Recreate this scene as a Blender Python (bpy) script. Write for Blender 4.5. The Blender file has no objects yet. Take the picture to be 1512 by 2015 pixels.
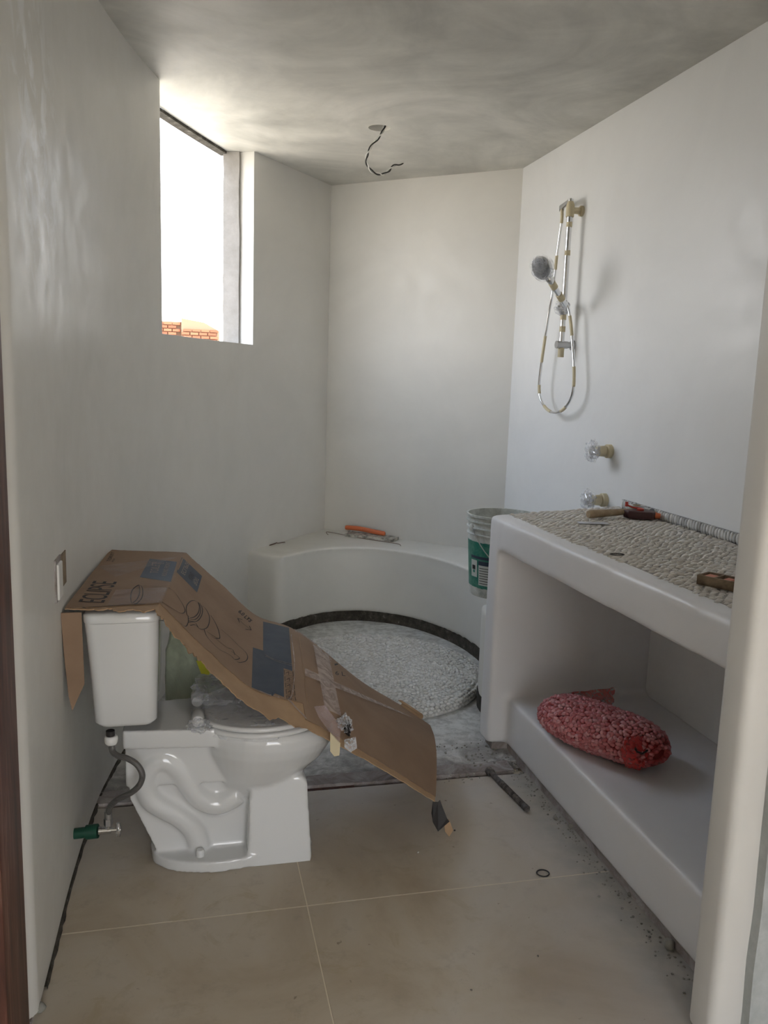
import bpy, bmesh, math, random
from mathutils import Vector, Matrix, noise
from mathutils.bvhtree import BVHTree
random.seed(7)
SC = bpy.context.scene
COL = SC.collection
# ------------------------------------------------------------------ camera
F, CX, CY, H = 1630.0, 756.0, 1007.5, 1.45
def _u(v): v = Vector(v); return v.normalized()
NAD = _u((430-CX, 11000-CY, F))
_vp = Vector((368-CX, 729-CY, F)); _vp = _vp - NAD*_vp.dot(NAD); YC = _vp.normalized()
ZC = -NAD; XC = YC.cross(ZC)
CAM = Vector((0, 0, H))
def ray(u, v):
    d = _u((u-CX, v-CY, F)); return Vector((XC.dot(d), YC.dot(d), ZC.dot(d)))
def onz(u, v, z): d = ray(u, v); return CAM + d*((z-CAM.z)/d.z)
def onx(u, v, x): d = ray(u, v); return CAM + d*((x-CAM.x)/d.x)
def ony(u, v, y): d = ray(u, v); return CAM + d*((y-CAM.y)/d.y)
def onpl(u, v, p, n): d = ray(u, v); p = Vector(p); n = Vector(n); return CAM + d*((p-CAM).dot(n)/d.dot(n))
cd = bpy.data.cameras.new('camera'); cam = bpy.data.objects.new('camera', cd); COL.objects.link(cam)
cd.sensor_fit = 'HORIZONTAL'; cd.sensor_width = 36.0; cd.lens = 36.0*F/1512.0; cd.clip_start = 0.02
def _col(vc): return Vector((XC.dot(Vector(vc)), YC.dot(Vector(vc)), ZC.dot(Vector(vc))))
cx_, cy_, cz_ = _col((1, 0, 0)), _col((0, -1, 0)), _col((0, 0, -1))
cam.matrix_world = Matrix(((cx_.x, cy_.x, cz_.x, 0), (cx_.y, cy_.y, cz_.y, 0), (cx_.z, cy_.z, cz_.z, H), (0, 0, 0, 1)))
SC.camera = cam
# ------------------------------------------------------------------ world, sun, exposure
w = bpy.data.worlds.new('sky'); SC.world = w; w.use_nodes = True
wn = w.node_tree.nodes; wl = w.node_tree.links; bg = wn['Background']
tc = wn.new('ShaderNodeTexCoord'); sp = wn.new('ShaderNodeSeparateXYZ'); rp = wn.new('ShaderNodeValToRGB')
wl.new(tc.outputs['Generated'], sp.inputs[0]); wl.new(sp.outputs['Z'], rp.inputs[0]); wl.new(rp.outputs[0], bg.inputs[0])
rp.color_ramp.elements[0].position = 0.0; rp.color_ramp.elements[0].color = (1.0, 0.97, 0.93, 1)
rp.color_ramp.elements[1].position = 0.7; rp.color_ramp.elements[1].color = (0.62, 0.76, 1.0, 1)
bg.inputs[1].default_value = 5.0
sd = bpy.data.lights.new('sun', 'SUN'); sun = bpy.data.objects.new('sun', sd); COL.objects.link(sun)
sd.energy = 10.0; sd.angle = 0.01; sd.color = (1.0, 0.9, 0.76)
sun.rotation_euler = Vector((0.35, -0.70, 1.30)).to_track_quat('Z', 'Y').to_euler()
SC.view_settings.view_transform = 'Standard'; SC.view_settings.look = 'None'
SC.view_settings.exposure = 0.6; SC.view_settings.gamma = 1.0; SC.view_settings.use_curve_mapping = False

# ------------------------------------------------------------------ helpers
def finish(o, label=None, cat=None, group=None, kind=None):
    if label: o['label'] = label
    if cat: o['category'] = cat
    if group: o['group'] = group
    if kind: o['kind'] = kind
    return o
def link(name, me, m=None, parent=None):
    o = bpy.data.objects.new(name, me); COL.objects.link(o)
    if m is not None:
        for mm in (m if isinstance(m, (list, tuple)) else [m]): me.materials.append(mm)
    if parent is not None:
        o.parent = parent
        o.matrix_parent_inverse = WM.get(parent.name, Matrix.Identity(4)).inverted()
    return o
WM = {}   # world matrices of the placed empties
def empty(name, loc, label, cat, group=None, kind=None):
    o = bpy.data.objects.new(name, None); COL.objects.link(o); o.location = loc; o.empty_display_size = 0.05; WM[o.name] = Matrix.Translation(loc)
    return finish(o, label, cat, group, kind)
def bm2(name, bm, m=None, parent=None, smooth=None):
    bmesh.ops.recalc_face_normals(bm, faces=bm.faces)
    me = bpy.data.meshes.new(name); bm.to_mesh(me); bm.free()
    if smooth is not None:
        for p in me.polygons: p.use_smooth = True
        if smooth < 180: me.set_sharp_from_angle(angle=math.radians(smooth))
    return link(name, me, m, parent)
def bake(o, smooth=None):
    dg = bpy.context.evaluated_depsgraph_get(); dg.update()
    me = bpy.data.meshes.new_from_object(o.evaluated_get(dg)); old = o.data
    o.modifiers.clear(); o.data = me
    if smooth is not None:
        for p in me.polygons: p.use_smooth = True
        if smooth < 180: me.set_sharp_from_angle(angle=math.radians(smooth))
    return o
def prism(bm, pts, z0, z1, axis='z'):
    """closed polygon of 2D points extruded along axis"""
    def mk(a, b, c): return {'z': (a, b, c), 'y': (a, c, b), 'x': (c, a, b)}[axis]
    lo = [bm.verts.new(mk(p[0], p[1], z0)) for p in pts]; hi = [bm.verts.new(mk(p[0], p[1], z1)) for p in pts]
    n = len(pts); bm.faces.new(lo[::-1]); bm.faces.new(hi)
    for i in range(n): bm.faces.new((lo[i], lo[(i+1) % n], hi[(i+1) % n], hi[i]))
def box(bm, a, b):
    prism(bm, [(a[0], a[1]), (b[0], a[1]), (b[0], b[1]), (a[0], b[1])], a[2], b[2])
def frames(pts):
    ts = []
    for i in range(len(pts)):
        a = pts[max(i-1, 0)]; b = pts[min(i+1, len(pts)-1)]
        ts.append((b-a).normalized() if (b-a).length > 1e-9 else Vector((0, 0, 1)))
    up = Vector((0, 0, 1)) if abs(ts[0].z) < 0.9 else Vector((1, 0, 0))
    n = (up - ts[0]*up.dot(ts[0])).normalized(); out = []
    for t in ts:
        n = (n - t*n.dot(t)); n = n.normalized() if n.length > 1e-6 else t.orthogonal().normalized()
        out.append((t, n, t.cross(n)))
    return out
def tube(bm, pts, r, seg=10, cap=True):
    pts = [Vector(p) for p in pts]; fr = frames(pts); rings = []
    for i, p in enumerate(pts):
        rr = r[i] if isinstance(r, (list, tuple)) else r
        _, n, b = fr[i]
        rings.append([bm.verts.new(p + (n*math.cos(2*math.pi*k/seg)+b*math.sin(2*math.pi*k/seg))*rr) for k in range(seg)])
    for a, b in zip(rings, rings[1:]):
        for k in range(seg): bm.faces.new((a[k], a[(k+1) % seg], b[(k+1) % seg], b[k]))
    if cap: bm.faces.new(rings[0][::-1]); bm.faces.new(rings[-1])
    return rings
def smooth_path(pts, n=8, closed=False):
    pts = [Vector(p) for p in pts]; out = []
    N = len(pts); rng = range(N if closed else N-1)
    for i in rng:
        g = (lambda k: pts[k % N]) if closed else (lambda k: pts[min(max(k, 0), N-1)])
        p0, p1, p2, p3 = g(i-1), g(i), g(i+1), g(i+2)
        for k in range(n):
            t = k/n
            out.append(0.5*((2*p1)+(p2-p0)*t+(2*p0-5*p1+4*p2-p3)*t*t+(3*p1-p0-3*p2+p3)*t*t*t))
    if not closed: out.append(pts[-1])
    return out
def lathe(bm, prof, seg=32, M=None, close=False):
    rings = []
    for r, z in prof:
        rings.append([bm.verts.new((r*math.cos(2*math.pi*k/seg), r*math.sin(2*math.pi*k/seg), z)) for k in range(seg)])
    prs = list(zip(rings, rings[1:])) + ([(rings[-1], rings[0])] if close else [])
    for a, b in prs:
        for k in range(seg): bm.faces.new((a[k], a[(k+1) % seg], b[(k+1) % seg], b[k]))
    if not close:
        if prof[0][0] > 1e-5: bm.faces.new(rings[0][::-1])
        if prof[-1][0] > 1e-5: bm.faces.new(rings[-1])
    vs = [v for r in rings for v in r]
    if M is not None:
        for v in vs: v.co = M @ v.co
    return vs
def ellipsoid_vf(sx, sy, sz, seg=8, rows=5):
    vs = [(0, 0, sz)]; fs = []
    for i in range(1, rows):
        a = math.pi*i/rows
        for k in range(seg):
            b = 2*math.pi*k/seg; vs.append((sx*math.sin(a)*math.cos(b), sy*math.sin(a)*math.sin(b), sz*math.cos(a)))
    vs.append((0, 0, -sz)); L = len(vs)-1
    for k in range(seg): fs.append((0, 1+k, 1+(k+1) % seg))
    for i in range(rows-2):
        for k in range(seg):
            a = 1+i*seg+k; b = 1+i*seg+(k+1) % seg; fs.append((a, a+seg, b+seg, b))
    for k in range(seg): fs.append((L, 1+(rows-2)*seg+(k+1) % seg, 1+(rows-2)*seg+k))
    return vs, fs
def pebble_vf(rng, sx, sy, sz, seg=8, rows=5):
    vs, fs = ellipsoid_vf(1, 1, 1, seg, rows); a = rng.random()*9
    out = []
    for v in vs:
        V = Vector(v); k = 1 + 0.22*noise.noise(V*1.3+Vector((a, a*2, 0)))
        e = 1.0
        out.append((V.x*sx*k, V.y*sy*k*e, V.z*sz*k))
    return out, fs
def remesh(o, vox, it=4, smooth=60):
    m = o.modifiers.new('r', 'REMESH'); m.mode = 'VOXEL'; m.voxel_size = vox; m.use_smooth_shade = True
    if it:
        s = o.modifiers.new('s', 'SMOOTH'); s.factor = 0.5; s.iterations = it
    return bake(o, smooth)
def noisy(o, amp, scale, zonly=False, seed=0.0, mask=None):
    for v in o.data.vertices:
        n = noise.noise(v.co*scale + Vector((seed, seed, seed)))
        a = amp*(mask(v.co) if mask else 1)
        if zonly: v.co.z += n*a
        else: v.co += Vector(v.normal)*n*a

# ------------------------------------------------------------------ materials
class Mt:
    def __init__(s, name, color=(0.8, 0.8, 0.8), rough=0.5, metal=0.0, **kw):
        s.m = bpy.data.materials.new(name); s.m.use_nodes = True
        s.n = s.m.node_tree.nodes; s.l = s.m.node_tree.links; s.b = s.n['Principled BSDF']
        s.b.inputs['Base Color'].default_value = (*color, 1); s.b.inputs['Roughness'].default_value = rough
        s.b.inputs['Metallic'].default_value = metal
        for k, v in kw.items(): s.b.inputs[k].default_value = v
        s.g = s.n.new('ShaderNodeNewGeometry').outputs['Position']; s.c = None; s.hs = []
    def noise(s, scale, detail=4, rough=0.55, dist=0.0, vec=None):
        n = s.n.new('ShaderNodeTexNoise'); n.inputs['Scale'].default_value = scale
        n.inputs['Detail'].default_value = detail; n.inputs['Roughness'].default_value = rough; n.inputs['Distortion'].default_value = dist
        s.l.new(vec or s.g, n.inputs['Vector']); return n.outputs['Fac']
    def ramp(s, fac, stops):
        r = s.n.new('ShaderNodeValToRGB'); e = r.color_ramp.elements
        while len(e) < len(stops): e.new(0.5)
        for i, (p, c) in enumerate(stops):
            e[i].position = p; e[i].color = (*c, 1) if isinstance(c, (tuple, list)) else (c, c, c, 1)
        s.l.new(fac, r.inputs[0]); return r.outputs[0]
    def math(s, op, a, b=None, clamp=False):
        n = s.n.new('ShaderNodeMath'); n.operation = op; n.use_clamp = clamp
        for i, x in enumerate((a, b)):
            if x is None: continue
            if isinstance(x, (int, float)): n.inputs[i].default_value = x
            else: s.l.new(x, n.inputs[i])
        return n.outputs[0]
    def mix(s, fac, a, b):
        n = s.n.new('ShaderNodeMix'); n.data_type = 'RGBA'
        for sock, x in ((n.inputs[0], fac), (n.inputs[6], a), (n.inputs[7], b)):
            if isinstance(x, (int, float)): sock.default_value = x
            elif isinstance(x, (tuple, list)): sock.default_value = (*x, 1)
            else: s.l.new(x, sock)
        return n.outputs[2]
    def color(s, c): s.l.new(c, s.b.inputs['Base Color']); return s
    def rough(s, c): s.l.new(c, s.b.inputs['Roughness']); return s
    def bump(s, h, strength=0.3, dist=0.01):
        b = s.n.new('ShaderNodeBump'); b.inputs['Strength'].default_value = strength; b.inputs['Distance'].default_value = dist
        s.l.new(h, b.inputs['Height'])
        if s.hs: s.l.new(s.hs[-1], b.inputs['Normal'])
        s.hs.append(b.outputs[0]); s.l.new(b.outputs[0], s.b.inputs['Normal']); return s
    def sep(s):
        n = s.n.new('ShaderNodeSeparateXYZ'); s.l.new(s.g, n.inputs[0]); return n.outputs
    def blob(s, c, r):
        """1 at world point c falling to 0 at ellipsoid radii r"""
        a = s.n.new('ShaderNodeVectorMath'); a.operation = 'SUBTRACT'; s.l.new(s.g, a.inputs[0]); a.inputs[1].default_value = c
        b = s.n.new('ShaderNodeVectorMath'); b.operation = 'DIVIDE'; s.l.new(a.outputs[0], b.inputs[0]); b.inputs[1].default_value = r
        l = s.n.new('ShaderNodeVectorMath'); l.operation = 'LENGTH'; s.l.new(b.outputs[0], l.inputs[0])
        return s.math('SUBTRACT', 1.0, l.outputs['Value'], True)
    def band(s, sock, lo, hi):
        """0 below lo, 1 above hi"""
        n = s.n.new('ShaderNodeMapRange'); s.l.new(sock, n.inputs[0]); n.inputs[1].default_value = lo; n.inputs[2].default_value = hi
        return n.outputs[0]
    def orand(s):
        n = s.n.new('ShaderNodeObjectInfo'); return n.outputs['Random']
def plaster(name, col, var=0.06, rough=0.42, bump=0.25):
    t = Mt(name, col, rough); n = t.noise(1.6, 5, 0.6, 0.6); n2 = t.noise(9, 4)
    lo = tuple(c*(1-var*1.6) for c in col); hi = tuple(min(1, c*(1+var*0.6)) for c in col)
    t.color(t.ramp(n, [(0.3, lo), (0.7, hi)])); t.rough(t.ramp(n2, [(0.3, rough-0.1), (0.7, rough+0.12)]))
    t.bump(t.noise(3.0, 3), bump, 0.012); t.bump(n2, bump*0.5, 0.004); return t
WHITE = (0.70, 0.685, 0.65)
t = plaster('wall_plaster_left', (0.70, 0.685, 0.645), 0.05, 0.45)
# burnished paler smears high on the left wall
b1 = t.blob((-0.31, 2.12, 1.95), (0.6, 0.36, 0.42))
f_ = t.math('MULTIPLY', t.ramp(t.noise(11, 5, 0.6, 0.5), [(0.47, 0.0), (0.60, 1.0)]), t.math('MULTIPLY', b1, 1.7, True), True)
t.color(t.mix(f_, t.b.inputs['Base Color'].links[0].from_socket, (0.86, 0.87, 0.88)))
M_left = t.m
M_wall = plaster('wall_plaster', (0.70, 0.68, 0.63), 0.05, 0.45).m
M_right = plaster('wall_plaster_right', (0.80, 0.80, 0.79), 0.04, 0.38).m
M_counter = plaster('counter_plaster', (0.74, 0.73, 0.73), 0.04, 0.38).m
M_bench = plaster('bench_plaster', (0.70, 0.685, 0.635), 0.05, 0.40).m
M_jamb = plaster('jamb_plaster', (0.72, 0.70, 0.66), 0.04, 0.5).m
t = Mt('ceiling_cement', (0.4, 0.4, 0.37), 0.33)
n1 = t.noise(1.1, 6, 0.6, 1.4); n2 = t.noise(4.2, 6, 0.65, 0.8)
c = t.mix(0.4, t.ramp(n1, [(0.3, (0.36, 0.35, 0.32)), (0.5, (0.58, 0.565, 0.515)), (0.68, (0.80, 0.77, 0.71))]),
          t.ramp(n2, [(0.3, (0.40, 0.39, 0.36)), (0.7, (0.72, 0.70, 0.64))]))
t.color(c); t.rough(t.ramp(n2, [(0.3, 0.42), (0.7, 0.62)])); t.bump(t.noise(2.5, 4), 0.25, 0.02); t.bump(n2, 0.15, 0.004); M_ceil = t.m
t = Mt('limestone_tile', (0.5, 0.43, 0.34), 0.42)
n1 = t.noise(2.2, 6, 0.6, 0.8); n2 = t.noise(12, 6, 0.7); n3 = t.noise(28, 3, 0.5)
c = t.ramp(n1, [(0.3, (0.40, 0.32, 0.225)), (0.5, (0.52, 0.445, 0.34)), (0.72, (0.585, 0.53, 0.45))])
c = t.mix(t.ramp(n2, [(0.55, 0.0), (0.72, 0.5)]), c, (0.34, 0.285, 0.215)); c = t.mix(t.ramp(t.noise(5.5, 6, 0.7, 1.5), [(0.56, 0.0), (0.66, 0.4)]), c, (0.40, 0.32, 0.19))
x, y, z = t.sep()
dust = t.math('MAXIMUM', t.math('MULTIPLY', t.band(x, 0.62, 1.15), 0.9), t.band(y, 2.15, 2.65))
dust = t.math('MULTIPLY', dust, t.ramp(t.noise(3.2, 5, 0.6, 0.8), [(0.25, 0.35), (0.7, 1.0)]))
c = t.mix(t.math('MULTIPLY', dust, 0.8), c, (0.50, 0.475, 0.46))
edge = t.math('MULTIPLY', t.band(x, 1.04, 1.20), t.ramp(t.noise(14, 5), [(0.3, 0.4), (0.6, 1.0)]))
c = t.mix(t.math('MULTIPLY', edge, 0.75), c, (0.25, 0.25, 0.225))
c = t.mix(t.ramp(n3, [(0.715, 0.0), (0.76, 0.7)]), c, (0.18, 0.13, 0.09))
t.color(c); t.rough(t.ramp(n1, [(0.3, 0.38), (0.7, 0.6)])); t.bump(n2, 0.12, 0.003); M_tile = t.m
M_grout = Mt('tile_grout', (0.72, 0.64, 0.50), 0.8).m
t = Mt('rough_cement', (0.34, 0.33, 0.31), 0.85)
n1 = t.noise(5, 6, 0.7, 1.0); n2 = t.noise(22, 6, 0.7)
c = t.ramp(n1, [(0.36, (0.20, 0.19, 0.175)), (0.5, (0.36, 0.345, 0.33)), (0.62, (0.62, 0.61, 0.59))])
x, y, z = t.sep()
far = t.math('MULTIPLY', t.band(y, 2.80, 3.15), t.ramp(t.noise(4, 4), [(0.32, 0.3), (0.5, 1.0)]))
c = t.mix(far, c, (0.64, 0.645, 0.62)); c = t.mix(t.ramp(n2, [(0.42, 0.35), (0.55, 0.0)]), c, (0.15, 0.145, 0.13))
t.color(c); t.bump(n2, 0.6, 0.006); M_rough = t.m
t = Mt('kerb_mortar', (0.3, 0.27, 0.25), 0.9); n1 = t.noise(9, 6, 0.7, 0.8)
t.color(t.ramp(n1, [(0.3, (0.16, 0.125, 0.11)), (0.5, (0.30, 0.265, 0.25)), (0.7, (0.46, 0.44, 0.43))])); t.bump(n1, 0.7, 0.01); M_kerb = t.m
t = Mt('dark_mortar', (0.07, 0.065, 0.05), 0.9); n1 = t.noise(24, 6, 0.75)
t.color(t.ramp(n1, [(0.4, (0.035, 0.03, 0.022)), (0.58, (0.085, 0.075, 0.06)), (0.72, (0.30, 0.28, 0.25))])); t.bump(n1, 1.0, 0.01); M_dark = t.m
t = Mt('jamb_cement', (0.42, 0.43, 0.41), 0.85); n1 = t.noise(14, 6, 0.7)
t.color(t.ramp(n1, [(0.3, (0.36, 0.38, 0.37)), (0.7, (0.50, 0.52, 0.51))])); t.bump(n1, 0.4, 0.005); M_conc = t.m
t = Mt('raw_masonry', (0.46, 0.43, 0.39), 0.9); n1 = t.noise(10, 6, 0.7)
t.color(t.ramp(n1, [(0.3, (0.24, 0.225, 0.205)), (0.7, (0.33, 0.31, 0.29))])); t.bump(n1, 0.5, 0.006); M_masonry = t.m
t = Mt('dark_wood', (0.09, 0.035, 0.025), 0.5)
mp = t.n.new('ShaderNodeMapping'); mp.inputs['Scale'].default_value = (14, 14, 1.2); t.l.new(t.g, mp.inputs[0])
n1 = t.noise(2.0, 6, 0.65, 1.5, mp.outputs[0])
t.color(t.ramp(n1, [(0.3, (0.035, 0.015, 0.012)), (0.55, (0.12, 0.045, 0.03)), (0.8, (0.28, 0.17, 0.13))])); t.bump(n1, 0.4, 0.004); M_wood_dark = t.m
def pebm(name, cols, rough=0.5):
    t = Mt(name, cols[0], rough); gi = t.n.new('ShaderNodeNewGeometry'); c = t.ramp(t.math('FRACT', t.math('ADD', t.orand(), gi.outputs['Random Per Island'])), [(0.0, cols[0]), (0.5, cols[1]), (1.0, cols[2])])
    n = t.noise(55, 3); c = t.mix(t.ramp(n, [(0.35, 0.28), (0.65, 0.0)]), c, tuple(q*0.7 for q in cols[0])); t.color(c); return t.m
M_peb = pebm('counter_pebble', [(0.62, 0.57, 0.50), (0.70, 0.66, 0.60), (0.76, 0.74, 0.70)])
M_pebb = pebm('grey_white_pebble', [(0.40, 0.40, 0.40), (0.62, 0.62, 0.61), (0.80, 0.79, 0.76)])
M_pebd = pebm('grouted_pebble', [(0.60, 0.59, 0.55), (0.68, 0.67, 0.64), (0.76, 0.755, 0.73)], 0.8)
M_pebr = pebm('bagged_pebble', [(0.40, 0.10, 0.11), (0.50, 0.17, 0.18), (0.62, 0.33, 0.34)], 0.45)  # red tint of light passing through the net is painted into these colours
M_bed = Mt('pebble_bed', (0.36, 0.335, 0.30), 0.9).m
t = Mt('disc_grout', (0.6, 0.59, 0.56), 0.9); n1 = t.noise(30, 6, 0.7)
t.color(t.ramp(n1, [(0.3, (0.46, 0.45, 0.42)), (0.7, (0.70, 0.69, 0.66))])); t.bump(n1, 0.8, 0.008); M_discg = t.m
t = Mt('vitreous_china', (0.68, 0.685, 0.68), 0.08); t.b.inputs['Coat Weight'].default_value = 0.5; t.b.inputs['Coat Roughness'].default_value = 0.03; M_china = t.m
M_seat = Mt('seat_plastic', (0.70, 0.70, 0.69), 0.2).m
def alpha_mat(name, col, rough, alpha_lo, alpha_hi, scale, bump=0.6, metal=0.0):
    t = Mt(name, col, rough, metal); n = t.noise(scale, 5, 0.6, 2.0)
    t.l.new(t.ramp(n, [(0.38, alpha_lo), (0.62, alpha_hi)]), t.b.inputs['Alpha']); t.bump(n, bump, 0.01); return t.m
M_film = alpha_mat('clear_plastic_film', (0.84, 0.86, 0.90), 0.12, 0.08, 0.34, 12, 0.5)
M_wrap = alpha_mat('crumpled_clear_wrap', (0.80, 0.82, 0.86), 0.12, 0.10, 0.5, 40, 0.7)
M_tape = alpha_mat('packing_tape', (0.60, 0.48, 0.42), 0.4, 0.40, 0.70, 20, 0.2)
M_tapeclear = alpha_mat('clear_tape_film', (0.50, 0.40, 0.42), 0.08, 0.10, 0.28, 12, 0.6)
def card(name, a, b):
    t = Mt(name, a, 0.75); n = t.noise(6, 5, 0.6); n2 = t.noise(60, 3)
    t.color(t.ramp(n, [(0.3, a), (0.7, b)])); t.bump(n2, 0.1, 0.002); return t.m
M_card = card('brown_cardboard', (0.235, 0.150, 0.092), (0.295, 0.195, 0.125))
M_cardin = card('torn_cardboard_ply', (0.33, 0.21, 0.12), (0.46, 0.31, 0.18))
t = Mt('navy_print', (0.022, 0.035, 0.06), 0.55); n1 = t.noise(11, 5, 0.6, 1.0)
t.color(t.ramp(n1, [(0.35, (0.018, 0.03, 0.055)), (0.75, (0.04, 0.055, 0.08))])); M_navy = t.m
M_ink = Mt('black_ink', (0.02, 0.015, 0.014), 0.7).m
M_pale = Mt('pale_print', (0.30, 0.24, 0.19), 0.7).m
M_chrome = Mt('chrome', (0.75, 0.76, 0.78), 0.12, 1.0).m
M_steel = Mt('brushed_steel', (0.5, 0.5, 0.5), 0.35, 1.0).m
M_mask = Mt('masking_tape', (0.62, 0.54, 0.36), 0.7).m
M_blackr = Mt('black_rubber', (0.015, 0.013, 0.013), 0.5).m
t = Mt('braided_hose', (0.13, 0.125, 0.12), 0.45, 0.3); wv = t.n.new('ShaderNodeTexWave'); wv.inputs['Scale'].default_value = 120; wv.bands_direction = 'DIAGONAL'; t.l.new(t.g, wv.inputs[0]); t.bump(wv.outputs['Fac'], 0.4, 0.001); M_hose = t.m
M_green = Mt('green_pipe_plastic', (0.006, 0.06, 0.035), 0.45).m
M_whitep = Mt('white_plastic', (0.78, 0.77, 0.74), 0.4).m
t = Mt('dark_grey_face', (0.08, 0.085, 0.09), 0.4); M_headface = t.m  # one even dark grey for the spray face
t = Mt('rusty_iron', (0.09, 0.08, 0.075), 0.7, 0.4); n1 = t.noise(60, 4); t.color(t.ramp(n1, [(0.35, (0.05, 0.045, 0.045)), (0.7, (0.19, 0.17, 0.155))])); t.bump(n1, 0.4, 0.002); M_rust = t.m
M_rusty = Mt('rusty_wire', (0.14, 0.08, 0.055), 0.8).m
M_orange = Mt('orange_plastic', (0.62, 0.155, 0.055), 0.45).m
t = Mt('plastered_steel', (0.45, 0.43, 0.38), 0.6); n1 = t.noise(40, 5); t.color(t.ramp(n1, [(0.35, (0.16, 0.15, 0.13)), (0.6, (0.58, 0.55, 0.48))])); M_trowel = t.m
M_redp = Mt('red_plastic', (0.50, 0.045, 0.025), 0.4).m
M_redd = Mt('dark_red_plastic', (0.055, 0.016, 0.015), 0.5).m
t = Mt('pale_wood', (0.36, 0.26, 0.15), 0.6); n1 = t.noise(30, 5, 0.6); t.color(t.ramp(n1, [(0.3, (0.26, 0.18, 0.10)), (0.7, (0.46, 0.35, 0.22))])); M_wood = t.m
t = Mt('grimy_wood', (0.2, 0.14, 0.08), 0.7); n1 = t.noise(30, 5, 0.6); t.color(t.ramp(n1, [(0.3, (0.12, 0.085, 0.05)), (0.7, (0.30, 0.22, 0.14))])); M_wood2 = t.m
M_pink = Mt('pink_chalk', (0.60, 0.26, 0.19), 0.8).m
t = Mt('bucket_plastic', (0.6, 0.6, 0.55), 0.5); n1 = t.noise(12, 6, 0.7, 0.5); t.color(t.ramp(n1, [(0.35, (0.36, 0.37, 0.33)), (0.6, (0.66, 0.67, 0.62))])); M_bucket = t.m
t = Mt('bucket_green', (0.02, 0.17, 0.12), 0.5); n1 = t.noise(22, 6, 0.75, 0.3); t.color(t.ramp(n1, [(0.4, (0.012, 0.16, 0.11)), (0.68, (0.10, 0.27, 0.20)), (0.78, (0.4, 0.46, 0.4))])); M_bgreen = t.m
t = Mt('red_netting', (0.60, 0.015, 0.02), 0.5)
M_net = t.m
tr = t.n.new('ShaderNodeBsdfTransparent'); mx = t.n.new('ShaderNodeMixShader'); out = t.n['Material Output']
tl = t.n.new('ShaderNodeBsdfTranslucent'); tl.inputs[0].default_value = (0.75, 0.04, 0.04, 1); m2 = t.n.new('ShaderNodeMixShader'); m2.inputs[0].default_value = 0.3
t.l.new(t.b.outputs[0], m2.inputs[1]); t.l.new(tl.outputs[0], m2.inputs[2])
uv = t.n.new('ShaderNodeUVMap'); s2 = t.n.new('ShaderNodeSeparateXYZ'); t.l.new(uv.outputs[0], s2.inputs[0])
a1 = t.math('ABSOLUTE', t.math('SINE', t.math('MULTIPLY', t.math('ADD', s2.outputs[0], s2.outputs[1]), 330.0)))
a2 = t.math('ABSOLUTE', t.math('SINE', t.math('MULTIPLY', t.math('SUBTRACT', s2.outputs[0], s2.outputs[1]), 330.0)))
mn = t.math('MINIMUM', a1, a2); msk = t.math('LESS_THAN', mn, 0.3)
t.l.new(t.math('ADD', t.math('MULTIPLY', msk, 0.22), 0.30), mx.inputs[0]); t.l.new(tr.outputs[0], mx.inputs[1]); t.l.new(m2.outputs[0], mx.inputs[2]); t.l.new(mx.outputs[0], out.inputs[0])
M_netf = alpha_mat('red_net_folds', (0.52, 0.03, 0.03), 0.6, 0.50, 0.85, 40, 0.3)
M_yellow = Mt('yellow_print', (0.62, 0.60, 0.03), 0.4).m
M_greybag = alpha_mat('milky_green_bag', (0.62, 0.68, 0.50), 0.35, 0.75, 0.97, 6, 0.7)
t = Mt('ground_gravel', (0.44, 0.385, 0.30), 0.9); M_ground = t.m
t = Mt('brick_clay', (0.62, 0.30, 0.18), 0.85); t.color(t.ramp(t.orand(), [(0, (0.17, 0.045, 0.02)), (1, (0.26, 0.085, 0.04))])); M_brick = t.m
M_mortar = Mt('brick_mortar', (0.20, 0.12, 0.075), 0.9).m
M_wire_k = Mt('black_wire', (0.02, 0.02, 0.018), 0.5).m
M_wire_w = Mt('white_wire', (0.75, 0.74, 0.70), 0.5).m

# ------------------------------------------------------------------ structure
ZCEIL, SILL, WT = 2.60, 1.60, 0.15
ctrl = [(-0.335, 1.80), (-0.328, 2.30), (-0.305, 2.70), (-0.262, 3.02), (-0.19, 3.36), (-0.10, 3.69)]
inner = [Vector((p.x, p.y)) for p in smooth_path([(a, b, 0) for a, b in ctrl], 5)]
iW = len(inner)-1
Cw = Vector((0.352, 4.655))
for k in range(1, 5): # window stretch, gently curved
    s = k/4; q = Vector((-0.10, 3.69)).lerp(Cw, s); q += Vector((0.905, -0.425))*(-0.018*math.sin(math.pi*s)); inner.append(q)
iC = len(inner)-1
Bc = Vector((0.872, 5.29)); Ac = Vector((1.797, 4.48))
for k in range(1, 5): inner.append(Cw.lerp(Bc, k/4))
# rounded near corner of the left wall, turning away to the left
r = 0.05; cxc, cyc = inner[0].x - r, inner[0].y
arc = [Vector((cxc + r*math.cos(a), cyc + r*math.sin(a))) for a in [-math.pi/2*k/8 for k in range(8, 0, -1)]]
pre = [Vector((-0.62, cyc-r)), Vector((-0.50, cyc-r))]
inner = pre + arc + inner; iW += len(pre)+len(arc); iC += len(pre)+len(arc)
def offs(pts, d):
    out = []
    for i, p in enumerate(pts):
        a = pts[max(i-1, 0)]; b = pts[min(i+1, len(pts)-1)]; t_ = (b-a).normalized(); out.append(p + Vector((-t_.y, t_.x))*d)
    return out
outer = offs(inner, WT)
for i in range(len(pre)+len(arc)): # keep the thick outer side simple round the corner
    outer[i] = Vector((-0.62 + 0.012*i, cyc-r+0.10+0.012*i)) if i < 9 else outer[len(pre)+len(arc)]+Vector((0, -0.001*(10-i)))
bm = bmesh.new(); zs = [0.0, SILL, ZCEIL+0.02]
n = len(inner)
def isolid(i, j): return 0 <= i < n-1 and 0 <= j < 2 and not (iW <= i < iC and j == 1)
V = {}
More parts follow.
